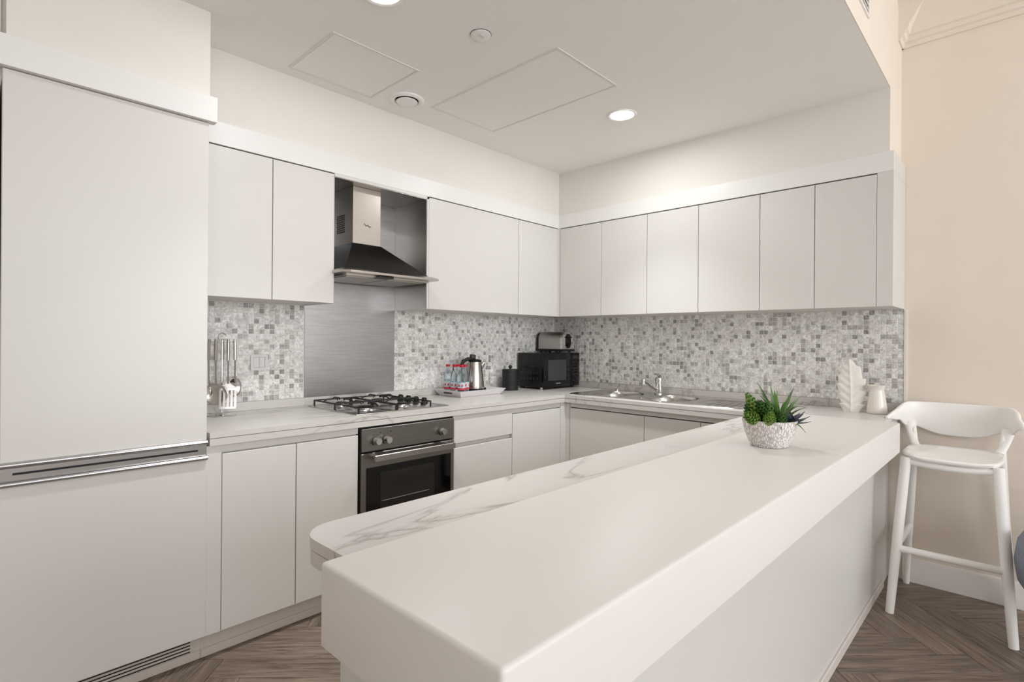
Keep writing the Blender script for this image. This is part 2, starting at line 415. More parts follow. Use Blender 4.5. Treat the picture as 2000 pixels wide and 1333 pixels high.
# ------------------------------------------------------------------ wall cabinets
G = .0018
def wall_cab_A(x0, x1, splits, label):
    t = thing('wall_cabinet', label, 'cabinet', ((x0+x1)/2, -.15, ZB), 'white wall cabinets')
    obj('carcass', B(x0, x1, -(UA-.020), -.007, ZB+.002, ZF), 'carcass', t)
    xs = [x0]+splits+[x1]
    for a, b in zip(xs, xs[1:]): obj('door', B(a+G, b-G, -UA, -(UA-.018), ZB, ZF-.006, bev=.0012, seg=1), 'cabinet', t)
    return t
wall_cab_A(-2.856, -2.191, [-2.505], 'white two-door wall cabinet beside the tall fridge, left of the hood')
wall_cab_A(-1.585, -.797, [], 'wide white wall cabinet with one door, right of the hood')
wall_cab_A(-.797, -UB-.008, [], 'narrow white wall cabinet on the left wall, next to the corner')
def wall_cab_B(y0, y1, splits, label):
    t = thing('wall_cabinet', label, 'cabinet', (-.15, (y0+y1)/2, ZB), 'white wall cabinets')
    obj('carcass', B(-(UB-.020), -.007, y1, y0, ZB+.002, ZF), 'carcass', t)
    ys = [y0]+splits+[y1]
    for a, b in zip(ys, ys[1:]): obj('door', B(-UB, -(UB-.018), b+G, a-G, ZB, ZF-.006, bev=.0012, seg=1), 'cabinet', t)
wall_cab_B(-UA-.012, -1.0786, [-.715], 'white wall cabinet on the right wall, nearest the corner')
wall_cab_B(-1.0786, -1.7997, [-1.4337], 'white two-door wall cabinet above the sink tap')
wall_cab_B(-1.7997, -2.3645, [-2.0832], 'white two-door wall cabinet farthest from the corner on the right wall')
t = thing('corner_filler', 'slim white corner filler strip between the two rows of wall cabinets', 'filler', (-UB, -UA, ZB))
obj('strip', B(-UB-.008, -(UB-.02), -UA, -(UA-.02), ZB, ZF), 'cabinet', t)
obj('return_strip', B(-UB, -(UB-.02), -UA-.012, -UA, ZB, ZF), 'cabinet', t)
o = obj('end_panel', B(-UB, -.002, YEND, -2.3645, ZB, ZF, bev=.001, seg=1), 'cabinet'); tag(o, 'white end panel closing the wall cabinets on the right wall', 'panel')
o = obj('cabinet_fascia', B(-2.858, -UB, -UA, -(UA-.011), ZF, ZT, bev=.001, seg=1), 'fascia'); tag(o, 'long white fascia board above the left-wall cabinets and hood', 'fascia')
t = thing('cabinet_fascia', 'white fascia board above the right-wall cabinets over the sink', 'fascia', (-UB+.01, -1.4, ZF))
obj('front_board', B(-UB, -(UB-.011), YEND, -(UA-.019), ZF+.0005, ZT, bev=.001, seg=1), 'fascia', t)
obj('end_board', B(-(UB-.011), -.002, YEND, YEND+.018, ZF+.0005, ZT), 'cabinet', t)

# ------------------------------------------------------------------ hood niche and extractor hood
X0, X1 = -2.191, -1.598
t = thing('niche_lining', 'brushed steel lining of the recess around the cooker hood', 'lining', ((X0+X1)/2, 0, ZB))
obj('back_sheet', B(X0-.001, X1-.004, -.0062, -.0005, .9455, 2.105), 'steel_panel', t)
obj('side_sheet', B(X1-.0035, X1, -(UA-.004), -.0005, ZB, 2.105), 'steel', t)
obj('side_sheet', B(X0, X0+.002, -(UA-.004), -.0063, ZB, 2.105), 'steel', t)
obj('top_sheet', B(X0, X1-.0005, -(UA-.004), -.0063, 2.1055, 2.1085), 'steel_h', t)
obj('edge_strip', B(X1, X1+.013, -UA, -.007, ZB, ZF-.004), 'cabinet', t)
obj('top_strip', B(X0, X1+.013, -UA, -.007, 2.109, ZF-.0005), 'cabinet', t)
t = thing('extractor_hood', 'steel chimney cooker hood with a black canopy above the gas hob', 'hood', (-1.9, -.2, 1.61))
cx0, cx1, cyf = -2.047, -1.874, -.262
ch = obj('chimney', B(cx0, cx1, cyf, -.0065, 1.795, 2.1052, bev=.001, seg=1), 'chimney_steel', t)
gm = NB()
for i in range(7):
    for k in range(9):
        y0 = -.175+i*.0125+(k % 2)*.005; z0 = 1.862+k*.0115
        box(gm, cx0-.0012, cx0+.001, y0, y0+.0075, z0, z0+.0075)
obj('vent_mesh', gm, 'black', ch)
mk = NB(); zc_ = 1.905; xc_ = (cx0+cx1)/2
tube(mk, [(xc_-.022+k*.0055, cyf-.0008, zc_+.006*math.sin(k*1.6)-.001*k) for k in range(9)], .0012, 6)
tube(mk, [(xc_-.012, cyf-.0008, zc_-.004), (xc_+.026, cyf-.0008, zc_-.009)], .001, 6)
obj('brand_mark', mk, 'mark_dark', ch)
# canopy: a frustum from the chimney to the rim
bm = NB()
hx0, hx1, hy = -2.172, -1.64, -.405
tp = [(cx0-.003, -.0065), (cx1+.003, -.0065), (cx1+.003, cyf-.003), (cx0-.003, cyf-.003)]
bt = [(hx0, -.0065), (hx1, -.0065), (hx1, hy), (hx0, hy)]
a = [bm.verts.new((x, y, 1.7945)) for x, y in tp]; b = [bm.verts.new((x, y, 1.634)) for x, y in bt]
bm.faces.new(a); bm.faces.new(b[::-1])
for k in range(4): bm.faces.new((a[k], a[(k+1) % 4], b[(k+1) % 4], b[k]))
obj('canopy', bm, 'hood_black', t, smooth=20)
bm = NB()
ri = [(X0+.004, -.0066), (X1-.008, -.0066), (X1-.008, -.33), (-1.606, -.34), (-1.606, -.452), (-2.165, -.452), (-2.203, -.415), (-2.203, -.34), (X0+.004, -.335)]
prism(bm, ri, 1.610, 1.6215)
pa = [bm.verts.new((x, y, 1.6215)) for x, y in ri]
n = len(ri); ce = (-1.905, -.2)
pb = [bm.verts.new((ce[0]+(x-ce[0])*(.92 if abs(x-ce[0]) > .2 else 1), y*(.93) if y < -.1 else y, 1.634)) for x, y in ri]
for k in range(n): bm.faces.new((pa[k], pa[(k+1) % n], pb[(k+1) % n], pb[k]))
bm.faces.new(pb)
obj('rim', bm, 'steel_h', t, smooth=20)
ub_ = obj('underside', B(-2.16, -1.64, -.40, -.03, 1.600, 1.610), 'steel_h', t)
obj('control_recess', B(-1.985, -1.895, -.43, -.37, 1.5985, 1.6085), 'black', t)
for k in range(2): obj('grease_filter', B(-2.14+k*.25, -1.905+k*.25, -.36, -.06, 1.597, 1.6005), 'steel', t)

# ------------------------------------------------------------------ base cabinets, left wall
ZP, ZD, ZU = .108, .811, .849
def base_A(x0, x1, label, doors=None, drawers=None):
    t = thing('base_cabinet', label, 'cabinet', ((x0+x1)/2, -.3, 0), 'white base cabinets')
    obj('carcass', B(x0, x1, -(DA-.022), -.02, ZP, ZU-.001), 'carcass', t)
    obj('rail', B(x0, x1, -(DA-.006), -(DA-.022), ZD+.006, ZU-.001), 'cabinet', t)
    if doors:
        for a, b in zip(doors, doors[1:]):
            d = obj('door', B(a+G, b-G, -DA, -(DA-.019), ZP, ZD, bev=.0015, seg=1), 'cabinet', t)
    if drawers:
        for z0, z1 in drawers: obj('drawer', B(x0+G, x1-G, -DA, -(DA-.019), z0, z1, bev=.0015, seg=1), 'cabinet', t)
    return t
t = thing('filler_panel', 'narrow white filler panel between fridge and base cabinets', 'panel', (-2.836, -.3, ZP))
obj('panel', B(-2.864, -2.8095, -DA, -(DA-.02), ZP, ZU-.001), 'cabinet', t)
base_A(-2.8085, -2.2035, 'white two-door base cabinet left of the oven', doors=[-2.8085, -2.5061, -2.2035])
base_A(-1.609, -1.134, 'white base cabinet with drawers right of the oven', drawers=[(.690, .822), (ZP, .664)])
base_A(-1.134, -.655, 'white base cabinet with one door, next to the corner right of the drawers', doors=[-1.134, -.655])
t = thing('corner_post', 'white corner post where the two base cabinet rows meet', 'filler', (-.63, -.62, ZP))
obj('post', B(-.655, -.578, -DA, -(DA-.02), ZP, ZU-.001), 'cabinet', t)
obj('return_post', B(-.6, -.58, -.635, -DA, ZP, ZU-.001), 'cabinet', t)
o = obj('plinth', B(-2.864, -.56, -.5416, -.525, 0, ZP-.001), 'plinth'); tag(o, 'white plinth board under the oven and left-wall base cabinets', 'plinth')
obj('floor_strip', B(-2.864, -.56, -.549, -.5416, 0, .034, bev=.003, seg=1), 'plinth', o)
# right wall base cabinets
def base_B(y0, y1, label, doors):
    t = thing('base_cabinet', label, 'cabinet', (-.3, (y0+y1)/2, 0), 'white base cabinets')
    obj('carcass', B(-(.578), -.02, y1, y0, ZP, .70), 'carcass', t)
    obj('rail', B(-(.594), -(.578), y1, y0, ZD+.006, ZU-.001), 'cabinet', t)
    for a, b in zip(doors, doors[1:]): obj('door', B(-.6, -.581, b+G, a-G, ZP, ZD, bev=.0015, seg=1), 'cabinet', t)
base_B(-.637, -1.2105, 'white base cabinet under the sink, next to the corner', [-.637, -1.2105])
base_B(-1.2105, -1.93, 'white base cabinet under the sink drainer, behind the marble peninsula', [-1.2105, -1.57, -1.93])
o = obj('plinth', B(-.5416, -.525, -1.93, -.56, 0, ZP-.001), 'plinth'); tag(o, 'white plinth board under the sink cabinets', 'plinth')

# ------------------------------------------------------------------ oven
t = thing('built_in_oven', 'built-in stainless steel oven with black glass door under the hob', 'oven', (-1.906, -.3, .11))
ox0, ox1 = -2.1985, -1.6145
obj('body', B(ox0+.01, ox1-.01, -.585, -.03, ZP+.01, .838), 'black', t)
obj('surround', B(-2.2025, -1.6100, -.587, -.570, ZP, .846), 'black', t)
cp = obj('control_panel', B(ox0+.006, ox1-.004, -.612, -.587, .727, .838, bev=.0015, seg=1), 'oven_steel', t)
for kx in (-2.118, -2.059, -1.709):
    kb = obj('knob', cyl(NB(), (kx, -.6125, .776), (kx, -.628, .776), .0225, .0215), 'oven_steel', t)
    sphere_b = NB(); cyl(sphere_b, (kx, -.6281, .776), (kx, -.648, .776), .019, .016); obj('cap', sphere_b, 'chrome', kb)
    mk = NB()
    for k in range(6):
        a = math.radians(-20+k*44); cyl(mk, (kx+.031*math.cos(a), -.6119, .776+.031*math.sin(a)), (kx+.031*math.cos(a), -.6128, .776+.031*math.sin(a)), .0022, seg=8)
    obj('dial_mark', mk, 'mark_dark', kb)
for lx in (-2.088, -2.030): obj('indicator', cyl(NB(), (lx, -.6119, .812), (lx, -.6132, .812), .003, seg=10), 'black', cp)
dr = obj('door', B(ox0+.004, ox1-.003, -.611, -.587, .125, .718, bev=.002, seg=1), 'oven_steel', t)
gl = obj('glass', B(-2.166, -1.640, -.6135, -.6111, .19, .648), 'oven_glass', dr)
obj('window', B(-2.09, -1.755, -.6145, -.6136, .27, .615), 'oven_window', dr)
rk = NB()
for z in (.43, .475): tube(rk, [(-2.08, -.6152, z), (-1.79, -.6152, z)], .0012, 6)
obj('rack', rk, 'steel_h', dr)
hn = B(-2.150, -1.648, -.664, -.650, .682, .713, bev=.002, seg=1)
hb_ = obj('handle', hn, 'handle_steel', t)
for hx in (-2.12, -1.664): obj('bracket', B(hx-.012, hx+.012, -.650, -.611, .687, .708, bev=.003), 'chrome', hb_)

# ------------------------------------------------------------------ worktop (one continuous U of marble laminate)
t = thing('worktop', 'U-shaped white marble worktop with grey veins and upstand', 'worktop', (-.3, -.3, CT))
SX0, SX1, SY0, SY1 = -.555, -.075, -1.775, -.575   # sink opening
MX0, MY = -3.099, -1.888
def slab(z0, z1, ins):
    bm = NB()
    box(bm, -2.856, -CB+.0, -CA+ins, -.0005, z0, z1)
    box(bm, -CB+ins, SX0+.012, YEND+.012, 0-.0005, z0, z1)
    box(bm, SX0+.012, SX1-.012, SY1-.012, -.0005, z0, z1)
    box(bm, SX0+.012, SX1-.012, YEND+.012, SY0+.012, z0, z1)
    box(bm, SX1-.012, -.0005, YEND+.012, -.0005, z0, z1)
    r = .075; poly = [(-CB+ins, -2.1015), (-CB+ins, MY-ins), ]
    for k in range(9):
        a = PI/2+k*PI/16; poly.append((MX0+r+(r-ins)*math.cos(a), MY-r+(r-ins)*math.sin(a)))
    poly += [(MX0+ins, -2.1015)]
    prism(bm, poly, z0, z1)
    return bm
def slab_bev(bm, off):
    return bm
obj('upper_slab', slab(.8785, CT, 0), 'marble', t, smooth=30)
obj('lower_slab', slab(ZU, .8765, .0012), 'marble', t, smooth=30)
obj('upstand', B(-2.856, X0, -.016, -.0005, CT, .9445, bev=.002, seg=1), 'marble', t)
obj('upstand', B(X0, -.016, -.016, -.0005, CT, .9445, bev=.002, seg=1), 'marble', t)
obj('upstand', B(-.016, -.0005, YEND+.012, -.0005, CT, .9445, bev=.002, seg=1), 'marble', t)

# ------------------------------------------------------------------ peninsula with bar top
t = thing('breakfast_bar', 'long white breakfast bar with thick top and panelled base', 'counter', (-1.8, -2.3, 0))
BX0, BX1, BY0, BY1, BZ0, BZ1 = -3.158, -.640, -2.506, -2.102, .787, .918
bm = B(BX0, BX1, BY0, BY1, BZ0, BZ1)
tp = [e for e in bm.edges if all(v.co.z > .9 for v in e.verts) or all(v.co.x < -3 for v in e.verts) and abs(e.verts[0].co.z-e.verts[1].co.z) > .05]
bmesh.ops.bevel(bm, geom=tp, offset=.007, segments=3, profile=.5, affect='EDGES')
obj('bar_top', bm, 'bar', t)
bm = B(-3.04, -.185, -2.365, -2.1, .0, .786); box(bm, -3.04, -.63, -2.1, -1.955, 0, .848); obj('base', bm, 'cabinet', t)
obj('front_panel', B(-3.04, -.185, -2.373, -2.3655, .045, .786), 'cabinet', t)
obj('end_strip', B(-.183, -.018, -2.369, -2.0, .0, .848), 'cabinet', t)
obj('skirting', B(-3.04, -.185, -2.381, -2.3655, 0, .042, bev=.002, seg=1), 'plinth', t)

# ------------------------------------------------------------------ integrated fridge
FA = .609
t = thing('integrated_fridge', 'tall white integrated fridge freezer with chrome bar handles', 'fridge', (-3.157, -.3, 0))
FX0, FX1 = -3.450, -2.866
obj('housing', B(FX0+.004, FX1-.0, -(FA-.022), -.02, .1115, 2.106), 'carcass', t)
d = obj('upper_door', B(FX0, FX1, -FA, -(FA-.021), .874, 2.105, bev=.002, seg=1), 'cabinet', t)
d2 = obj('lower_door', B(FX0, FX1, -FA, -(FA-.021), .112, .800, bev=.002, seg=1), 'cabinet', t)
obj('handle_channel', B(FX0, FX1, -(FA-.004), -(FA-.021), .8005, .8735), 'handle_steel', t)
obj('slot', B(FX0+.03, FX1-.03, -(FA-.002), -(FA-.0045), .8335, .8405), 'black', t)
for z, dd in ((.867, d), (.807, d2)):
    bm = NB(); tube(bm, [(FX0, -FA-.006, z), (FX1, -FA-.006, z)], .0095, 12); obj('handle', bm, 'handle_chrome', dd)
bm = NB()
o = obj('fridge_fascia', B(-4.3, -2.843, -.630, -.589, 2.107, 2.2035, bev=.001, seg=1), 'fascia'); tag(o, 'wide white fascia board across the top of the tall fridge', 'fascia')
t = thing('fridge_plinth', 'white plinth with dark ventilation slots under the fridge', 'plinth', (-3.157, -.56, 0))
obj('board', B(FX0, -2.8645, -.5416, -.525, 0, .110), 'plinth', t)
obj('floor_strip', B(FX0, -2.8645, -.549, -.5416, 0, .034, bev=.003, seg=1), 'plinth', t)
for k in range(4): obj('vent_slot', B(-3.38, -2.900, -.5428, -.5405, .0365+k*.0125, .0405+k*.0125), 'black', t)
o = obj('side_panel', B(-3.4745, -3.4555, -.58, -.02, 0, 2.106), 'carcass'); tag(o, 'thin grey-white side panel at the left edge of the fridge', 'panel')

# ------------------------------------------------------------------ gas hob
t = thing('gas_hob', 'stainless steel four-burner gas hob with black pan supports', 'hob', (-1.905, -.32, CT))
HX0, HX1, HY0, HY1 = -2.195, -1.615, -.565, -.060
bm = B(HX0, HX1, HY0, HY1, CT+.0002, CT+.006, bev=.002, seg=2); obj('plate', bm, 'sink_steel', t)
burn = [(-2.065, -.43, .050), (-2.065, -.185, .036), (-1.835, -.43, .036), (-1.835, -.185, .045)]
for x, y, r in burn:
    b_ = obj('burner', lathe(NB(), (x, y, CT+.006), [(r*1.25, 0), (r*1.15, .006), (r*.9, .007), (r*.9, .013)], 28), 'sink_steel', t)
    obj('burner_cap', lathe(NB(), (x, y, CT+.0192), [(r*.78, 0), (r*.82, .003), (r*.7, .007), (.004, .008)], 28), 'iron', b_)
for gx0, gx1 in ((-2.17, -1.955), (-1.945, -1.73)):
    gr = NB(); z1 = CT+.042; y0, y1 = -.545, -.085; xm = (gx0+gx1)/2
    tube(gr, [(gx0, y0, z1-.008), (gx1, y0, z1-.008), (gx1, y1, z1-.008), (gx0, y1, z1-.008)], .0045, 6, closed=True)
    for x, y in ((gx0, y0), (gx1, y0), (gx1, y1), (gx0, y1), (gx0, -.31), (gx1, -.31)): tube(gr, [(x, y, CT+.0065), (x, y, z1-.006)], .0045, 6)
    tube(gr, [(gx0, -.31, z1-.008), (gx1, -.31, z1-.008)], .0045, 6)
    for yc, yb in ((-.43, y0), (-.185, y1)):
        for p in ((gx0, yc), (gx1, yc), (xm, yb), (xm, -.31)):
            d_ = Vector((xm-p[0], yc-p[1], 0)); q = Vector((p[0], p[1], 0))
            e_ = q+d_*(1-.026/d_.length)
            tube(gr, [(q.x, q.y, z1-.008), (q.x+d_.x*.2, q.y+d_.y*.2, z1+.004), (e_.x, e_.y, z1+.004), (e_.x, e_.y, z1-.006)], .0042, 6)
    obj('pan_support', gr, 'iron', t)
for k in range(4):
    y = -.175-k*.077
    kn = NB(); lathe(kn, (-1.668, y, CT+.0062), [(.021, 0), (.021, .006), (.0165, .008), (.015, .028), (.012, .031)], 20); box(kn, -1.671, -1.665, y-.016, y+.016, CT+.03, CT+.040, bev=.002, seg=1)
    obj('knob', kn, 'black', t)

# ------------------------------------------------------------------ sink and tap
def sup(cx, cy, rx, ry, n=40, p=3.2):
    out = []
    for k in range(n):
        a = 2*PI*k/n; c, s = math.cos(a), math.sin(a)
        out.append((cx+rx*math.copysign(abs(c)**(2/p), c), cy+ry*math.copysign(abs(s)**(2/p), s)))
    return out
t = thing('double_sink', 'stainless steel double-bowl sink with drainer in the marble worktop', 'sink', (-.31, -1.2, CT))
bowls = [(-.325, -.845, .185, .165), (-.325, -1.245, .185, .165)]
bm = NB(); zt = CT+.0035; eds = []
def loop(pts, z):
    vs = [bm.verts.new((x, y, z)) for x, y in pts]
    return vs, [bm.edges.new((vs[i], vs[(i+1) % len(vs)])) for i in range(len(vs))]
ov, oe = loop(sup((SX0+SX1)/2, (SY0+SY1)/2, (SX1-SX0)/2, (SY1-SY0)/2, 60, 14), zt); eds += oe
rims = []
for c in bowls: v_, e_ = loop(sup(*c), zt); rims.append(v_); eds += e_
dv, de = loop(sup(-.325, -1.60, .165, .135, 40, 5), zt); eds += de
bmesh.ops.triangle_fill(bm, edges=eds, use_beauty=True)
low = [bm.verts.new((v.co.x*1.0+(v.co.x-(SX0+SX1)/2)*.012, v.co.y+(v.co.y-(SY0+SY1)/2)*.006, CT+.0003)) for v in ov]
for i in range(len(ov)): bm.faces.new((ov[i], low[i], low[(i+1) % len(low)], ov[(i+1) % len(ov)]))
obj('deck', bm, 'sink_steel', t)
for (cx, cy, rx, ry), rim in zip(bowls, rims and [1, 1]):
    bm = NB(); prev = None
    for s, z in ((1, zt), (.975, zt-.006), (.95, zt-.03), (.93, zt-.11), (.86, zt-.14), (.70, zt-.15), (.16, zt-.154)):
        ring = [bm.verts.new((x, y, z)) for x, y in sup(cx, cy, rx*s, ry*s)]
        if prev:
            for i in range(40): bm.faces.new((prev[i], prev[(i+1) % 40], ring[(i+1) % 40], ring[i]))
        prev = ring
    bm.faces.new(prev)
    bo = obj('bowl', bm, 'sink_steel', t, smooth=50)
    obj('drain', lathe(NB(), (cx, cy, zt-.1538), [(.03, 0), (.03, .003), (.022, .004), (.02, .001)], 20), 'chrome', bo)
bm = NB(); prev = None
for s, z in ((1, zt), (.96, zt-.006), (.9, zt-.009)):
    ring = [bm.verts.new((x, y, z)) for x, y in sup(-.325, -1.60, .165*s, .135*s, 40, 5)]
    if prev:
        for i in range(40): bm.faces.new((prev[i], prev[(i+1) % 40], ring[(i+1) % 40], ring[i]))
    prev = ring
bm.faces.new(prev)
dn = obj('drainer', bm, 'sink_steel', t, smooth=50)
for k in range(5):
    bm = NB(); tube(bm, [(-.45, -1.69+k*.042, zt-.0085), (-.20, -1.69+k*.042, zt-.0075)], .004, 8); obj('drainer_rib', bm, 'sink_steel', dn)
obj('overflow_knob', lathe(NB(), (-.105, -.70, zt), [(.012, 0), (.012, .012), (.008, .016), (.002, .017)], 16), 'chrome', t)
t = thing('mixer_tap', 'chrome single-lever mixer tap behind the sink bowls', 'tap', (-.112, -1.045, zt))
tx, ty = -.112, -1.045
obj('body', lathe(NB(), (tx, ty, zt), [(.030, 0), (.030, .006), (.025, .010), (.024, .075), (.027, .100), (.026, .112), (.018, .120)], 28), 'chrome', t)
bm = NB(); tube(bm, [(tx-.015, ty+.004, zt+.03), (tx-.06, ty+.016, zt+.055), (tx-.115, ty+.031, zt+.088), (tx-.14, ty+.038, zt+.098)], [.015, .013, .012, .012], 14)
sp_ = obj('spout', bm, 'chrome', t)
obj('outlet', lathe(NB(), (tx-.145, ty+.039, zt+.074), [(.013, 0), (.013, .02), (.016, .024), (.014, .034), (.006, .036)], 18), 'chrome', sp_)
bm = NB(); tube(bm, [(tx+.012, ty-.004, zt+.122), (tx-.01, ty+.006, zt+.138), (tx-.05, ty+.018, zt+.143)], [.017, .015, .008], 12, flat=.6)
obj('lever', bm, 'chrome', t)

# ------------------------------------------------------------------ socket plate on the tiled wall
t = thing('switch_plate', 'white square double switch plate on the tiled wall beside the steel splashback', 'switch', (-2.437, -.006, 1.105))
bm = NB()
for x0, x1, z0, z1 in ((-2.48, -2.394, 1.105, 1.119), (-2.48, -2.394, 1.173, 1.187), (-2.48, -2.466, 1.119, 1.173), (-2.408, -2.394, 1.119, 1.173)): box(bm, x0, x1, -.0135, -.0065, z0, z1)
obj('frame', bm, 'switch_white', t)
for k in range(2): obj('rocker', B(-2.465+k*.0285, -2.4375+k*.0285, -.0125, -.0066, 1.120, 1.172, bev=.001, seg=1), 'switch_white', t)

# ------------------------------------------------------------------ utensil stand and utensils
ux, uy = -2.652, -.118
t = thing('utensil_stand', 'chrome rotating utensil stand with round base beside the fridge', 'stand', (ux, uy, CT))
obj('base', lathe(NB(), (ux, uy, CT+.0003), [(.062, 0), (.064, .003), (.060, .006), (.02, .009), (.008, .014)], 36), 'chrome', t)
obj('pole', cyl(NB(), (ux, uy, CT+.012), (ux, uy, 1.262), .0045, seg=12), 'chrome', t)
bm = NB(); tube(bm, [(ux+.018*math.cos(a*PI/8), uy, 1.276+.018*math.sin(a*PI/8)) for a in range(16)], .003, 8, closed=True); obj('ring_handle', bm, 'chrome', t)
slots = [(-193, 'ladle'), (-137, 'skimmer'), (-80, 'turner'), (-25, 'spoon'), (70, 'fork')]
for a, k in slots:
    an = math.radians(a); bm = NB()
    tube(bm, [(ux, uy, 1.250), (ux+.046*math.cos(an), uy+.046*math.sin(an), 1.252), (ux+.051*math.cos(an), uy+.051*math.sin(an), 1.261)], .0022, 6)
    obj('hook', bm, 'chrome', t)
def utensil(a, kind, label):
    an = math.radians(a); x, y = ux+.054*math.cos(an), uy+.054*math.sin(an)
    fa_ = an if kind in ('ladle', 'fork') else math.radians({'skimmer': -122, 'turner': -113, 'spoon': -75}[kind])   # the way it hangs
    tx_, ty_ = -math.sin(fa_), math.cos(fa_)            # width direction
    ox_, oy_ = math.cos(fa_), math.sin(fa_)
    u = thing(kind, label, 'utensil', (x, y, 1.0), 'kitchen utensils hanging on the chrome stand')
    bm = NB(); tube(bm, [(x, y, 1.266), (x+ox_*.002, y+oy_*.002, 1.24), (x+ox_*.003, y+oy_*.003, 1.165)], [.0085, .0098, .009], 10, flat=.75); obj('handle', bm, 'utensil', u)
    bm = NB(); tube(bm, [(x+ox_*.003, y+oy_*.003, 1.165), (x+ox_*.002, y+oy_*.002, 1.10), (x, y, 1.055)], [.0062, .0056, .007], 8, flat=.6); obj('neck', bm, 'utensil', u)
    def P(w, d, z): return (x+tx_*w+ox_*d, y+ty_*w+oy_*d, z)
    bm = NB()
    if kind == 'turner':
        for k in range(5):
            w0 = -.036+k*.0158
            pts = [P(w0, .0, 1.025), P(w0+.0092, .0, 1.025), P(w0+.0092, .014, .945), P(w0, .014, .945)]
            q = [Vector(p)+Vector((ox_, oy_, 0))*.0015 for p in pts]
            a_ = [bm.verts.new(p) for p in pts]; b_ = [bm.verts.new(p) for p in q]
            bm.faces.new(a_); bm.faces.new(b_[::-1])
            for i in range(4): bm.faces.new((a_[i], b_[i], b_[(i+1) % 4], a_[(i+1) % 4]))
        for sh in ([P(-.006, 0, 1.062), P(.006, 0, 1.062), P(.0365, 0, 1.035), P(.0365, .001, 1.024), P(-.0365, .001, 1.024), P(-.0365, 0, 1.035)],
                   [P(-.0365, .0138, .947), P(.0365, .0138, .947), P(.034, .015, .938), P(-.034, .015, .938)]):
            a_ = [bm.verts.new(p) for p in sh]; b_ = [bm.verts.new(Vector(p)+Vector((ox_, oy_, 0))*.0017) for p in sh]; n_ = len(sh)
            bm.faces.new(a_); bm.faces.new(b_[::-1])
            for i in range(n_): bm.faces.new((a_[i], b_[i], b_[(i+1) % n_], a_[(i+1) % n_]))
        obj('blade', bm, 'utensil', u, smooth=20)
    else:
        rad, zc, dep, el = {'ladle': (.038, 1.02, .03, 1), 'skimmer': (.053, 1.006, .016, .95), 'spoon': (.036, 1.035, .014, 1.3), 'fork': (.026, 1.01, .01, 1.5)}[kind]
        rings = []
        for i in range(7):
            f = i/6
            rings.append([bm.verts.new(P(rad*f*math.cos(2*PI*k/24), dep*(f*f-1)*.8, zc+rad*el*f*math.sin(2*PI*k/24))) for k in range(24)] if i else [bm.verts.new(P(0, -dep*.8, zc))])
        for k in range(24): bm.faces.new((rings[0][0], rings[1][k], rings[1][(k+1) % 24]))
        for a_, b_ in zip(rings[1:], rings[2:]):
            for k in range(24): bm.faces.new((a_[k], b_[k], b_[(k+1) % 24], a_[(k+1) % 24]))
        o_ = obj('bowl', bm, 'utensil', u, smooth=60)
        md = o_.modifiers.new('thick', 'SOLIDIFY'); md.thickness = .0015
utensil(-193, 'ladle', 'steel ladle at the far left of the stand, mostly behind the skimmer')
utensil(-137, 'skimmer', 'round steel skimmer hanging in front on the utensil stand')
utensil(-80, 'turner', 'slotted steel turner hanging on the utensil stand')
utensil(-25, 'spoon', 'steel serving spoon hanging behind the slotted turner')
utensil(70, 'fork', 'steel serving fork hanging at the back of the stand')

# ------------------------------------------------------------------ tray with bottles, kettle and pot
t = thing('serving_tray', 'white serving tray with flared sides on the left worktop', 'tray', (-1.095, -.16, CT))
b0 = [(-1.272, -.273), (-.920, -.273), (-.920, -.060), (-1.272, -.060)]
r0 = [(-1.305, -.303), (-.887, -.303), (-.887, -.030), (-1.305, -.030)]
bm = NB(); box(bm, -1.272, -.92, -.273, -.06, CT+.0003, CT+.006); obj('bottom', bm, 'tray_white', t)
names = ['side']*4
for k in range(4):
    k2 = (k+1) % 4; bm = NB()
    p0, p1, q1, q0 = b0[k], b0[k2], r0[k2], r0[k]
    c = Vector((-1.096, -.167))
    def inn(p, s=.965): return (c.x+(p[0]-c.x)*s, c.y+(p[1]-c.y)*s)
    vs = [(*p0, CT+.0003), (*p1, CT+.0003), (*q1, CT+.041), (*q0, CT+.041)]
    vi = [(*inn(p0), CT+.004), (*inn(p1), CT+.004), (*inn(q1), CT+.041), (*inn(q0), CT+.041)]
    A_ = [bm.verts.new(v) for v in vs]; B_ = [bm.verts.new(v) for v in vi]
    bm.faces.new(A_); bm.faces.new(B_[::-1])
    for i in range(4): bm.faces.new((A_[i], B_[i], B_[(i+1) % 4], A_[(i+1) % 4]))
    sd = obj('side', bm, 'tray_white', t, smooth=20)
    if k in (1, 3):
        sgn = 1 if k == 1 else -1; xx = -.9035 if k == 1 else -1.2885
        bm = NB(); box(bm, xx-.0024, xx+.0024, -.205, -.125, CT+.0195, CT+.0285); rot(bm, (xx, 0, CT+.021), sgn*.66, 'Y'); bmesh.ops.translate(bm, verts=bm.verts, vec=(sgn*.0016, 0, 0))
        obj('handle_slot', bm, 'dark_void', sd)
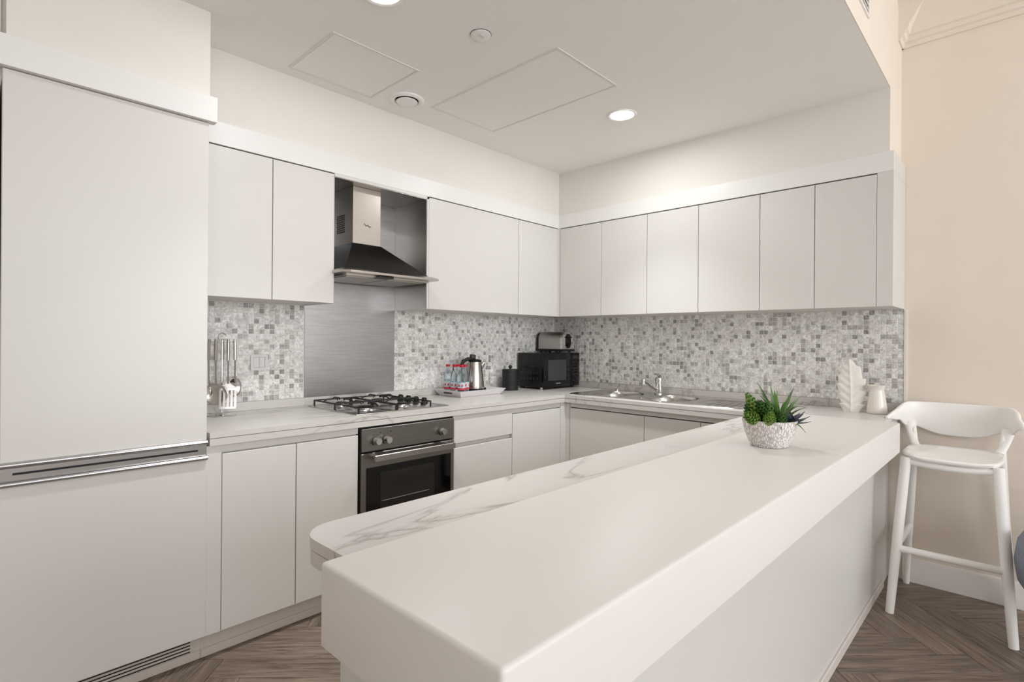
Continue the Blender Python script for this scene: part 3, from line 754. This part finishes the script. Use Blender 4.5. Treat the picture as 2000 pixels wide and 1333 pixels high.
def bottle(x, y, label):
    t = thing('water_bottle', label, 'bottle', (x, y, CT+.0065), 'small water bottles on the white tray')
    z = CT+.0065; r = .0265
    pr = [(r*.8, 0), (r, .006), (r, .03), (r*.94, .036), (r, .042), (r, .120), (r*.95, .135), (r*.6, .165), (.0125, .178), (.0125, .186)]
    obj('body', lathe(NB(), (x, y, z), pr, 24), 'water', t)
    obj('cap', lathe(NB(), (x, y, z+.1865), [(.0145, 0), (.0145, .013), (.013, .015)], 20), 'cap_red', t)
    lb = obj('label', lathe(NB(), (x, y, z+.0515), [(r+.0004, 0), (r+.0004, .036)], 24, cap0=False, cap1=False), 'label_blue', t)
    obj('label_band', lathe(NB(), (x, y, z+.038), [(r+.0005, 0), (r+.0005, .013)], 24, cap0=False, cap1=False), 'label_red', lb)
    bm = NB()
    for a in (-170, -120, -60, 20, 90):
        an = math.radians(a); lathe_c = (x+math.cos(an)*(r+.0006), y+math.sin(an)*(r+.0006), z+.068)
        sphere(bm, lathe_c, .009, (.25 if abs(math.cos(an)) > .7 else .9, .25 if abs(math.sin(an)) > .7 else .9, 1), 8)
    obj('label_print', bm, 'label_red', lb)
bottle(-1.238, -.098, 'red-capped water bottle at the far left of the tray')
bottle(-1.238, -.168, 'red-capped water bottle in the middle of the front row on the tray')
bottle(-1.238, -.238, 'red-capped water bottle at the front corner of the tray')
bottle(-1.178, -.130, 'red-capped water bottle in the second row, behind the middle bottle')
bottle(-1.178, -.205, 'red-capped water bottle in the second row, touching the kettle')
kx, ky, kz = -1.040, -.150, CT+.0065
t = thing('electric_kettle', 'brushed steel electric kettle with black base and lid on the tray', 'kettle', (kx, ky, kz))
obj('base', lathe(NB(), (kx, ky, kz), [(.066, 0), (.068, .004), (.068, .020), (.063, .024), (.063, .034)], 36), 'black', t)
obj('body', lathe(NB(), (kx, ky, kz+.0342), [(.0635, 0), (.0630, .02), (.0595, .07), (.053, .12), (.0465, .165), (.0445, .180)], 40), 'utensil', t)
ld = obj('lid', lathe(NB(), (kx, ky, kz+.2144), [(.0455, 0), (.046, .008), (.038, .016), (.02, .02), (.004, .021)], 32), 'black', t)
hd = Vector((-.86, .30, 0)).normalized(); tn = Vector((-hd.y, hd.x, 0))
hp = [(.02, .232), (.05, .236), (.085, .222), (.105, .18), (.106, .12), (.095, .07), (.070, .045)]
bm = NB(); tube(bm, [(kx+hd.x*a, ky+hd.y*a, kz+z) for a, z in hp], [.012, .013, .013, .012, .011, .011, .010], 10); obj('handle', bm, 'black', t)
bm = NB(); c_ = Vector((kx, ky, 0))+hd*.018
box(bm, c_.x-.02, c_.x+.02, c_.y-.014, c_.y+.014, kz+.236, kz+.266, bev=.006); rot(bm, (c_.x, c_.y, kz+.24), .12, 'Y'); obj('lid_latch', bm, 'rubber', t)
sd_ = -hd; bm = NB()
tube(bm, [(kx+sd_.x*.040, ky+sd_.y*.040, kz+.175), (kx+sd_.x*.058, ky+sd_.y*.058, kz+.196), (kx+sd_.x*.068, ky+sd_.y*.068, kz+.208)], [.020, .015, .010], 12); obj('spout', bm, 'utensil', t)
t = thing('sugar_pot', 'small round black pot on the right end of the white tray', 'pot', (-.955, -.14, CT+.0065))
obj('bowl', lathe(NB(), (-.955, -.14, CT+.0065), [(.015, 0), (.022, .006), (.0245, .018), (.0235, .024)], 24), 'black_gloss', t)
obj('lid', lathe(NB(), (-.955, -.14, CT+.0308), [(.024, 0), (.020, .008), (.010, .012), (.003, .013)], 24), 'black_gloss', t)

# ------------------------------------------------------------------ canister, microwave, toaster
x, y = -.650, -.115
t = thing('canister', 'matte black ribbed canister with ball knob lid beside the microwave', 'canister', (x, y, CT))
pr = [(.058, 0), (.060, .002)]
for k in range(12): pr += [(.060, .006+k*.0105), (.0585, .0100+k*.0105), (.060, .0135+k*.0105)]
obj('body', lathe(NB(), (x, y, CT+.0003), pr+[(.058, .136)], 40), 'black_matte', t)
l_ = obj('lid', lathe(NB(), (x, y, CT+.1366), [(.0615, 0), (.0615, .016), (.058, .020), (.01, .022)], 40), 'black_matte', t)
bm = NB(); cyl(bm, (x, y, CT+.158), (x, y, CT+.165), .005, seg=12); sphere(bm, (x, y, CT+.174), .014, seg=18); obj('knob', bm, 'black_matte', l_)
mx0, mx1, my0, my1, mz0, mz1 = -.468, -.028, -.292, -.024, CT+.016, 1.176
t = thing('microwave', 'black countertop microwave in the corner of the worktop', 'microwave', (-.25, -.16, CT))
bd = obj('body', B(mx0, mx1, my0+.024, my1, mz0, mz1, bev=.003), 'black', t)
dr = obj('door', B(mx0, mx0+.325, my0, my0+.023, mz0, mz1, bev=.003), 'black_gloss', t)
obj('window', B(mx0+.048, mx0+.270, my0-.0008, my0+.001, mz0+.05, mz1-.052), 'micro_window', dr)
bm = NB()
for k in range(5): box(bm, mx0+.145+k*.011, mx0+.153+k*.011, my0-.0006, my0+.001, mz0+.024, mz0+.031+(k % 2)*.002)
obj('brand_mark', bm, 'mark_grey', dr)
cpn = obj('control_panel', B(mx0+.327, mx1, my0, my0+.023, mz0, mz1, bev=.003), 'black_gloss', t)
obj('display', B(mx1-.082, mx1-.028, my0-.0006, my0+.001, mz1-.045, mz1-.022), 'micro_window', cpn)
for r in range(5):
    for c in range(3): obj('button', B(mx1-.084+c*.022, mx1-.070+c*.022, my0-.0008, my0+.001, mz1-.075-r*.024, mz1-.069-r*.024), 'micro_window', cpn)
for k in range(2): obj('button', B(mx1-.084+k*.034, mx1-.058+k*.034, my0-.0012, my0+.001, mz0+.036, mz0+.052), 'black_matte', cpn)
for r in range(2):
    for c in range(6):
        y0 = -.235+c*.033
        bm = NB()
        for q in range(3): box(bm, mx0-.0006, mx0+.001, y0, y0+.020, mz0+.055+r*.045+q*.008, mz0+.0585+r*.045+q*.008)
        obj('vent', bm, 'mark_dark' if (r == 0) else 'micro_window', bd)
obj('side_cover', B(mx0-.002, mx0-.0001, -.20, -.07, mz0+.145, mz0+.160), 'black_gloss', bd)
for x_, y_ in ((mx0+.03, my0+.05), (mx1-.03, my0+.05), (mx0+.03, my1-.03), (mx1-.03, my1-.03)):
    obj('foot', lathe(NB(), (x_, y_, CT+.0003), [(.012, 0), (.014, .0158)], 16), 'chrome' if (x_ < -.3 and y_ < -.2) else 'black', t)
tz = mz1+.0005; qx, qy = -.172, -.158
t = thing('toaster', 'steel and black two-slice toaster standing on the microwave', 'toaster', (qx, qy, tz))
L_, W_ = .262, .154   # long axis along y
def tbox(x0, x1, y0, y1, z0, z1, bev=0, seg=2): return box(NB(), qx+x0, qx+x1, qy+y0, qy+y1, tz+z0, tz+z1, bev, seg)
obj('base', tbox(-W_/2-.002, W_/2+.002, -L_/2-.006, L_/2+.002, .012, .030, .004), 'black', t)
for sx in (-1, 1):
    for sy in (-1, 1): obj('foot', lathe(NB(), (qx+sx*.055, qy+sy*.1, tz), [(.010, 0), (.011, .0119)], 14), 'rubber', t)
bm = NB(); hw = W_/2
sec = [(-hw, .0302), (-hw, .110), (-hw+.006, .138), (-hw+.022, .156), (-hw+.045, .162), (hw-.045, .162), (hw-.022, .156), (hw-.006, .138), (hw, .110), (hw, .0302)]
rprism(bm, [(qx+a, tz+z) for a, z in sec], 'y', qy-L_/2+.020, qy+L_/2-.02); obj('body', bm, 'steel_h', t, smooth=50)
for sgn in (-1, 1):
    bm = NB(); sec2 = [(a*1.0, z+(.0005 if z > .1 else 0)) for a, z in sec]
    y_a, y_b = (qy-L_/2, qy-L_/2+.0195) if sgn < 0 else (qy+L_/2-.0195, qy+L_/2)
    rprism(bm, [(qx+a*.985, tz+z) for a, z in sec2], 'y', y_a, y_b)
    ec = obj('end_cap', bm, 'chrome' if sgn < 0 else 'black', t, smooth=50)
    if sgn < 0:
        bm = NB(); ov = [(qx+.031*math.cos(k*PI/16)*1.0, tz+.093+(.026 if math.sin(k*PI/16) > 0 else -.026)+.031*math.sin(k*PI/16)) for k in range(32)]
        rprism(bm, ov, 'y', y_a-.004, y_a); obj('control_panel', bm, 'black_gloss', ec)
        obj('lever', box(NB(), qx-.016, qx+.016, y_a-.026, y_a-.0042, tz+.118, tz+.128, .003), 'black', ec)
        obj('dial', cyl(NB(), (qx, y_a-.0041, tz+.062), (qx, y_a-.014, tz+.062), .013, seg=20), 'black', ec)
for k in (-1, 1): obj('slot', box(NB(), qx+k*.026-.014, qx+k*.026+.014, qy-.085, qy+.085, tz+.1615, tz+.1632), 'black', t)

# ------------------------------------------------------------------ leaf vase and jug
vx, vy = -.182, -2.222
t = NB(); wd = Vector((.10, -1, 0)).normalized(); dp = Vector((-1, -.10, 0)).normalized()
rows = 64; cols = 44; H_ = .285
grid = []
for i in range(rows+1):
    f = i/rows; z = H_*f
    env = .044+.016*math.sin(min(1, f/.5)*PI/2) if f < .5 else .060-.046*((f-.5)/.5)**1.8
    sawL = .013*((f*5.5+.15) % 1.0); sawR = .017*((f*4.2+.35) % 1.0)
    fade = min(1, f*8)*min(1, (1-f)*6)
    wl, wr = env+sawL*fade-.004, env+sawR*fade-.004
    row = []
    for k in range(cols):
        a = 2*PI*k/cols; c, s = math.cos(a), math.sin(a)
        w = (wr if c > 0 else wl)*c
        vein = .0022*math.sin((z*150)-abs(w)*120)*(1-abs(c)**4)
        rib = .007*math.exp(-(w/.005)**2)
        d_ = (.028*(1-.55*f))*math.copysign(abs(s)**.9, s)*(1 if abs(s) > 1e-6 else 0)
        d_ += (vein+rib)*(1 if s > 0 else -1) if abs(s) > .05 else 0
        zz = z - (.020*(w/.05) if f > .9 else 0)*(f-.9)*10*(1 if w > 0 else -.3)
        row.append(t.verts.new(Vector((vx, vy, CT+.0004+zz))+wd*(w-.012*f*f+.006)+dp*d_))
    grid.append(row)
for a, b in zip(grid, grid[1:]):
    for k in range(cols): t.faces.new((a[k], a[(k+1) % cols], b[(k+1) % cols], b[k]))
t.faces.new(grid[0][::-1])
ins = [t.verts.new(v.co+(Vector((vx, vy, v.co.z))-v.co)*.25+Vector((0, 0, -.004))) for v in grid[-1]]
for k in range(cols): t.faces.new((grid[-1][k], grid[-1][(k+1) % cols], ins[(k+1) % cols], ins[k]))
dn_ = [t.verts.new(v.co+Vector((0, 0, -.03))) for v in ins]
for k in range(cols): t.faces.new((ins[k], ins[(k+1) % cols], dn_[(k+1) % cols], dn_[k]))
t.faces.new(dn_)
o = obj('leaf_vase', t, 'white_matte', smooth=40); tag(o, 'white ceramic vase shaped like a jagged leaf on the right worktop', 'vase')
jx, jy = -.180, -2.343
t = thing('ceramic_jug', 'small glossy white jug standing beside the leaf-shaped vase', 'jug', (jx, jy, CT))
bm = NB()
pr = [(.043, 0), (.0465, .004), (.047, .014), (.044, .045), (.039, .080), (.0335, .110), (.0315, .124), (.033, .136), (.037, .146), (.039, .150)]
prin = [(.0365, .150), (.034, .144), (.0295, .124), (.032, .10), (.038, .05), (.038, .012)]
seg = 40; rings = []
for r, z in pr+prin:
    ring = []
    for k in range(seg):
        a = 2*PI*k/seg; rr = r
        if z > .118: rr += .016*max(0, (z-.118)/.032)*max(0, math.cos(a-math.radians(128)))**10
        ring.append(bm.verts.new((jx+rr*math.cos(a), jy+rr*math.sin(a), CT+.0003+z)))
    rings.append(ring)
for a, b in zip(rings, rings[1:]):
    for k in range(seg): bm.faces.new((a[k], a[(k+1) % seg], b[(k+1) % seg], b[k]))
bm.faces.new(rings[0][::-1]); bm.faces.new(rings[-1])
obj('body', bm, 'white_gloss', t, smooth=60)

# ------------------------------------------------------------------ succulents in a bowl on the bar
px, py, pz = -1.628, -2.276, BZ1
t = thing('potted_succulents', 'mixed green succulents in a textured white bowl on the bar', 'plant', (px, py, pz))
pr = [(.052, 0), (.058, .001), (.061, .006), (.072, .030), (.081, .058), (.086, .084), (.0872, .090), (.084, .091), (.0825, .084), (.079, .070)]
obj('bowl', lathe(NB(), (px, py, pz+.0003), pr, 48, cap1=False), 'pot', t)
obj('soil', lathe(NB(), (px, py, pz+.0705), [(.079, 0), (.07, .004), (.04, .008), (.005, .009)], 32), 'soil', t)
def blade(base, tip, bend, w, mt, name='leaf', fold=.25, n=9):
    base, tip = Vector(base), Vector(tip); d = tip-base
    up = Vector((0, 0, 1)); side = d.cross(up)
    side = side.normalized() if side.length > 1e-5 else Vector((1, 0, 0))
    nrm = side.cross(d).normalized(); bm = NB(); rows = []
    for i in range(n+1):
        f = i/n
        p = base+d*f+up*bend*4*f*(1-f)
        ww = w*(1-f**2.2)*(.75+.6*f*(1-f)*2)+.0006
        rows.append([bm.verts.new(p-side*ww), bm.verts.new(p-nrm*ww*fold), bm.verts.new(p+side*ww), bm.verts.new(p-nrm*(ww*fold+.0012))])
    for a, b in zip(rows, rows[1:]):
        for k in range(4): bm.faces.new((a[k], a[(k+1) % 4], b[(k+1) % 4], b[k]))
    bm.faces.new(rows[0]); bm.faces.new(rows[-1][::-1])
    return obj(name, bm, mt, t, smooth=50)
RH = Vector((Rv.x, Rv.y, 0)).normalized(); FH = Vector((Fv.x, Fv.y, 0)).normalized()
P0 = Vector((px, py, pz))
def PP(r, f, z): return P0+RH*r+FH*f+Vector((0, 0, z))   # right / back / up around the bowl
# aloe-like plant with arching blades: (tip right, tip back, tip height, bend)
sb = PP(.022, -.02, .075)
for r, f, z, bd_ in ((-.020, .05, .212, .010), (.012, .02, .208, .0), (.098, .03, .196, .004), (.112, .0, .172, .016), (.122, -.01, .128, .030), (.108, -.02, .132, .010),
                     (-.060, -.04, .162, .016), (-.040, -.02, .172, .010), (-.004, -.09, .066, .034), (.078, -.085, .060, .022), (.045, .06, .185, .01), (.020, -.01, .190, 0), (.070, -.04, .145, .012), (.0, .07, .165, .02), (.045, -.03, .160, .004), (-.02, .02, .18, .006), (.09, .05, .15, .02)):
    blade(sb+Vector((random.uniform(-.006, .006), random.uniform(-.006, .006), 0)), PP(r+.0, f, z), bd_, random.uniform(.0085, .0105), random.choice(['leaf_green', 'leaf_green', 'leaf_green_dark']))
# cone-shaped sedum spikes made of overlapping leaf scales
def spike(base, tip, r, rows_, mt):
    base, tip = Vector(base), Vector(tip); d = (tip-base); u, w = basis(d); dn = d.normalized(); bm = NB()
    tube(bm, [base, base+d*.5, tip], [r*.35, r*.45, r*.2], 8)
    for i in range(rows_):
        f = (i+.5)/rows_; rr = r*(math.sin(PI*(.18+.78*f))**.8); m_ = 9
        for k in range(m_):
            a = 2*PI*(k+.5*(i % 2))/m_; e = u*math.cos(a)+w*math.sin(a); c = base+d*f
            tdir = e.cross(dn); lw = r*.33
            p0 = c+e*rr*.35-dn*r*.15; p1 = c+e*rr*.85-tdir*lw+dn*r*.05; p2 = c+e*rr*.85+tdir*lw+dn*r*.05; p3 = c+e*rr*1.08+dn*r*.55; p4 = c+e*rr*.98+dn*r*.08
            q = [bm.verts.new(p) for p in (p0, p1, p2, p3, p4)]
            for tri in ((0, 1, 4), (0, 4, 2), (1, 3, 4), (4, 3, 2), (0, 2, 3), (0, 3, 1)): bm.faces.new([q[j] for j in tri])
    return obj('succulent_stem', bm, mt, t, smooth=0)
for b_, tp_, r_, n_, m_ in (((-.030, -.01, .085), (-.080, -.01, .175), .021, 9, 'leaf_sedum'), ((-.050, -.03, .085), (-.098, -.05, .112), .022, 8, 'leaf_sedum'),
                            ((-.035, -.055, .075), (-.030, -.078, .118), .020, 8, 'leaf_sedum'), ((-.045, .0, .08), (-.075, .0, .135), .023, 8, 'leaf_green_dark'),
                            ((-.010, -.03, .078), (-.022, -.035, .145), .025, 9, 'leaf_green_dark'), ((-.03, .035, .08), (-.045, .04, .155), .022, 9, 'leaf_green_dark'),
                            ((.005, -.05, .072), (.008, -.066, .120), .022, 8, 'leaf_green_dark'), ((-.02, -.02, .08), (-.045, -.03, .150), .022, 9, 'leaf_green_dark')):
    spike(PP(*b_), PP(*tp_), r_, n_, m_)
# blue-grey echeveria rosettes
def rosette(c, tilt, R_, n_, mt):
    for k in range(n_):
        a = 2.4*k; rr = R_*(.45+.55*k/n_); z = R_*(.75-.6*k/n_)
        blade(PP(c[0], c[1], c[2]), PP(c[0]+rr*math.cos(a)+tilt[0], c[1]+rr*math.sin(a)+tilt[1], c[2]+z), -.004, .022, mt, fold=.16, n=6)
rosette((.058, -.015, .084), (.026, -.012), .050, 11, 'leaf_dusk')
rosette((.012, .055, .105), (0, 0), .036, 11, 'leaf_pink')

# ------------------------------------------------------------------ bar stool
t = thing('bar_stool', 'white moulded plastic bar stool with low curved back by the wall', 'stool', (-.27, -2.66, 0))
M_ = 'white_plastic'
ym = -2.662
# seat: squircle slab slightly dished
bm = NB(); prev = None; cx_ = -.275
outl = []
for k in range(48):
    a = 2*PI*k/48; c, s = math.cos(a), math.sin(a); p = 4.0
    outl.append((math.copysign(abs(c)**(2/p), c)*.190, math.copysign(abs(s)**(2/p), s)*(.182-.012*c)))
rings = []
for sc, z in ((.2, .742), (.6, .744), (.88, .750), (.97, .755), (1.0, .750), (.985, .738), (.90, .728), (.2, .724)):
    rings.append([bm.verts.new((cx_+x_*sc, ym+y_*sc, z+.004*(y_*sc/.18)**2-(.010*max(0, -(x_*sc)/.19)**3))) for x_, y_ in outl])
for a, b in zip(rings, rings[1:]):
    for k in range(48): bm.faces.new((a[k], a[(k+1) % 48], b[(k+1) % 48], b[k]))
bm.faces.new(rings[0][::-1]); bm.faces.new(rings[-1])
obj('seat', bm, M_, t, smooth=60)
bm = NB(); tube(bm, [(-.433, ym+.155, .716), (-.440, ym+.07, .708), (-.443, ym, .706), (-.440, ym-.07, .708), (-.433, ym-.155, .716)], .012, 10, flat=1.2); obj('seat_rail', bm, M_, t)
legs = [((-.432, ym+.160, .735), (-.487, ym+.212, 0)), ((-.432, ym-.165, .735), (-.487, ym-.218, 0))]
for a, b in legs:
    bm = NB(); A_, B_ = Vector(a), Vector(b)
    tube(bm, [A_, A_.lerp(B_, .5), B_], [.0215, .021, .0175], 14); obj('leg', bm, M_, t)
for sy in (1, -1):
    bm = NB()
    tube(bm, [(-.045, ym+sy*.205, 0), (-.075, ym+sy*.185, .40), (-.10, ym+sy*.17, .70), (-.098, ym+sy*.168, .76), (-.085, ym+sy*.172, .80), (-.070, ym+sy*.176, .86)], [.014, .016, .017, .016, .014, .010], 14); obj('leg', bm, M_, t)
def rung(a, b):
    bm = NB(); tube(bm, [a, b], .0165, 12); obj('rung', bm, M_, t)
lf = lambda f, i: Vector(legs[i][0]).lerp(Vector(legs[i][1]), f)
f_ = 1-.305/.735
rung(lf(f_, 0), lf(f_, 1))
for sy, i in ((1, 0), (-1, 1)): rung(lf(f_-.01, i)+Vector((0, sy*.003, .0)), (-.066, ym+sy*.190, .312))
# wrap-around backrest: a band that follows a U
bm = NB(); NS = 60; path = []
for i in range(NS+1):
    s = -1+2*i/NS; a = s*math.radians(118)
    hx, hy_ = .20, .225
    x_ = -.225+hx*math.copysign(abs(math.cos(a))**.55, math.cos(a)) if abs(a) < PI/2 else -.225-(abs(a)-PI/2)*.30
    y_ = ym-hy_*math.copysign(abs(math.sin(a))**.62, a) if abs(a) < PI/2 else ym-math.copysign(hy_+(abs(a)-PI/2)*.05, a)
    path.append((s, x_, y_))
def ztop(s):
    q = abs(s); return .968 if q < .45 else .968-.060*((q-.45)/.55)**1.4
def zbot(s):
    q = abs(s)
    if q < .52: return .800+.040*(1-math.cos(min(1, q/.38)*PI))/2
    if q < .66: return .840+.03*(q-.52)/.14
    return .870+.030*((q-.66)/.34)**.8
rings = []
for i, (s, x_, y_) in enumerate(path):
    p, q = path[max(0, i-1)], path[min(NS, i+1)]
    d_ = Vector((q[1]-p[1], q[2]-p[2], 0)).normalized(); nr = Vector((-d_.y, d_.x, 0))
    zt_, zb_ = ztop(s), zbot(s); th = .007; lean = .035
    ring = []
    for zz, off in ((zb_, th*.4), (zb_+.006, th), ((zb_+zt_)/2, th), (zt_-.006, th+.002), (zt_, th*.5), (zt_, -th*.9), (zt_-.006, -th-.004), ((zb_+zt_)/2, -th), (zb_+.006, -th), (zb_, -th*.4)):
        ln = -nr*((zz-.80)/.17)*lean*.6
        ring.append(bm.verts.new(Vector((x_, y_, zz))+nr*off+ln*0+Vector((.0, 0, 0))))
    rings.append(ring)
for a, b in zip(rings, rings[1:]):
    for k in range(10): bm.faces.new((a[k], a[(k+1) % 10], b[(k+1) % 10], b[k]))
bm.faces.new(rings[0][::-1]); bm.faces.new(rings[-1])
obj('backrest', bm, M_, t, smooth=60)
for sy in (1, -1):
    bm = NB(); tube(bm, [(-.145, ym+sy*.158, .752), (-.108, ym+sy*.172, .775), (-.085, ym+sy*.185, .815), (-.075, ym+sy*.19, .865)], [.020, .018, .020, .03], 12, flat=.5); obj('back_upright', bm, M_, t)

# ------------------------------------------------------------------ grey chair at the right edge
gx, gy = -.55, -3.138
t = thing('upholstered_chair', 'grey fabric upholstered chair cut off by the right edge of the photo', 'chair', (gx, gy, 0))
bm = NB(); prev = None; rings = []
ol = [(math.copysign(abs(math.cos(2*PI*k/36))**.6, math.cos(2*PI*k/36))*.25, math.copysign(abs(math.sin(2*PI*k/36))**.6, math.sin(2*PI*k/36))*.26) for k in range(36)]
for sc, z in ((.5, .305), (.90, .312), (.965, .34), (1.0, .40), (.97, .46), (.90, .495), (.5, .51)): rings.append([bm.verts.new((gx+x_*sc, gy+y_*sc, z)) for x_, y_ in ol])
for a, b in zip(rings, rings[1:]):
    for k in range(36): bm.faces.new((a[k], a[(k+1) % 36], b[(k+1) % 36], b[k]))
bm.faces.new(rings[0][::-1]); bm.faces.new(rings[-1])
obj('seat', bm, 'fabric_grey', t, smooth=60)
bm = NB(); box(bm, gx+.02, gx+.23, gy-.29, gy-.20, .44, .86, bev=.04, seg=4); obj('backrest', bm, 'fabric_grey', t, smooth=60)
for sx in (-1, 1):
    for sy in (-1, 1): obj('leg', cyl(NB(), (gx+sx*.18, gy+sy*.16, .35), (gx+sx*.21, gy+sy*.19, 0), .016, .010, 12), 'black', t)

# ------------------------------------------------------------------ ceiling fittings
def panel(x0, x1, y0, y1, label):
    t = thing('access_panel', label, 'panel', ((x0+x1)/2, (y0+y1)/2, ZC), 'ceiling access panels')
    bm = NB(); w = .010; z0, z1 = ZC-.0035, ZC
    for a in ((x0, x1, y0, y0+w), (x0, x1, y1-w, y1), (x0, x0+w, y0+w, y1-w), (x1-w, x1, y0+w, y1-w)): box(bm, *a, z0, z1)
    obj('frame', bm, 'trim', t)
    obj('hatch', B(x0+w+.003, x1-w-.003, y0+w+.003, y1-w-.003, ZC-.002, ZC), 'ceiling', t)
panel(-2.467, -2.025, -.823, -.400, 'square white access hatch in the ceiling, nearest the fridge')
panel(-1.742, -1.267, -1.430, -.545, 'long white access hatch in the ceiling between air valve and downlight')
def ring_prof(r, z): return [(r, 0), (r-.004, z*.6), (r-.016, z), (r-.030, z)]
x, y = -1.884, -.520
t = thing('air_valve', 'round white ventilation valve in the ceiling', 'vent', (x, y, ZC))
obj('collar', lathe(NB(), (x, y, ZC), [(.092, 0), (.090, -.006), (.080, -.012), (.066, -.010), (.060, -.002)], 40, cap1=False), 'white_plastic', t)
obj('throat', lathe(NB(), (x, y, ZC-.0005), [(.0655, 0), (.0655, -.001)], 32), 'dark_void', t)
obj('disc', lathe(NB(), (x, y, ZC-.002), [(.030, 0), (.050, -.005), (.056, -.010), (.0545, -.013), (.02, -.0145)], 36), 'white_plastic', t)
x, y = -2.034, -1.254
t = thing('smoke_detector', 'small round white detector cover in the ceiling', 'detector', (x, y, ZC))
obj('ring', lathe(NB(), (x, y, ZC), [(.044, 0), (.044, -.002), (.040, -.002)], 36, cap1=True), 'mark_dark', t)
obj('cover', lathe(NB(), (x, y, ZC-.002), [(.0425, 0), (.0425, -.0025), (.039, -.004), (.01, -.004)], 36), 'white_plastic', t)
obj('lens', box(NB(), x-.012, x+.016, y-.010, y+.006, ZC-.0075, ZC-.0058), 'white_matte', t)
def downlight(x, y, label, watt):
    t = thing('downlight', label, 'lamp', (x, y, ZC), 'round recessed ceiling downlights')
    obj('trim_ring', lathe(NB(), (x, y, ZC), [(.082, 0), (.081, -.005), (.076, -.007), (.067, -.004), (.066, -.001)], 44, cap1=False), 'white_plastic', t)
    obj('lens', lathe(NB(), (x, y, ZC-.0005), [(.0665, 0), (.0665, -.0018)], 40), 'lamp_glow', t)
    area('downlight_spill', (x, y, ZC-.012), (0, 0, 0), .13, .13, watt*.068, KCOL, 'DISK')
    l = bpy.data.lights.new('downlight_beam', 'SPOT'); l.energy = watt; l.color = KCOL; l.spot_size = math.radians(92); l.spot_blend = 1; l.shadow_soft_size = .065
    lo = bpy.data.objects.new('downlight_beam', l); COL.objects.link(lo); lo.location = (x, y, ZC-.013)
    return t
downlight(-.948, -1.256, 'round lit recessed downlight in the kitchen ceiling, above the sink side', P_K1)
downlight(-2.468, -1.190, 'round lit recessed downlight at the top edge, above the peninsula aisle', P_K2)
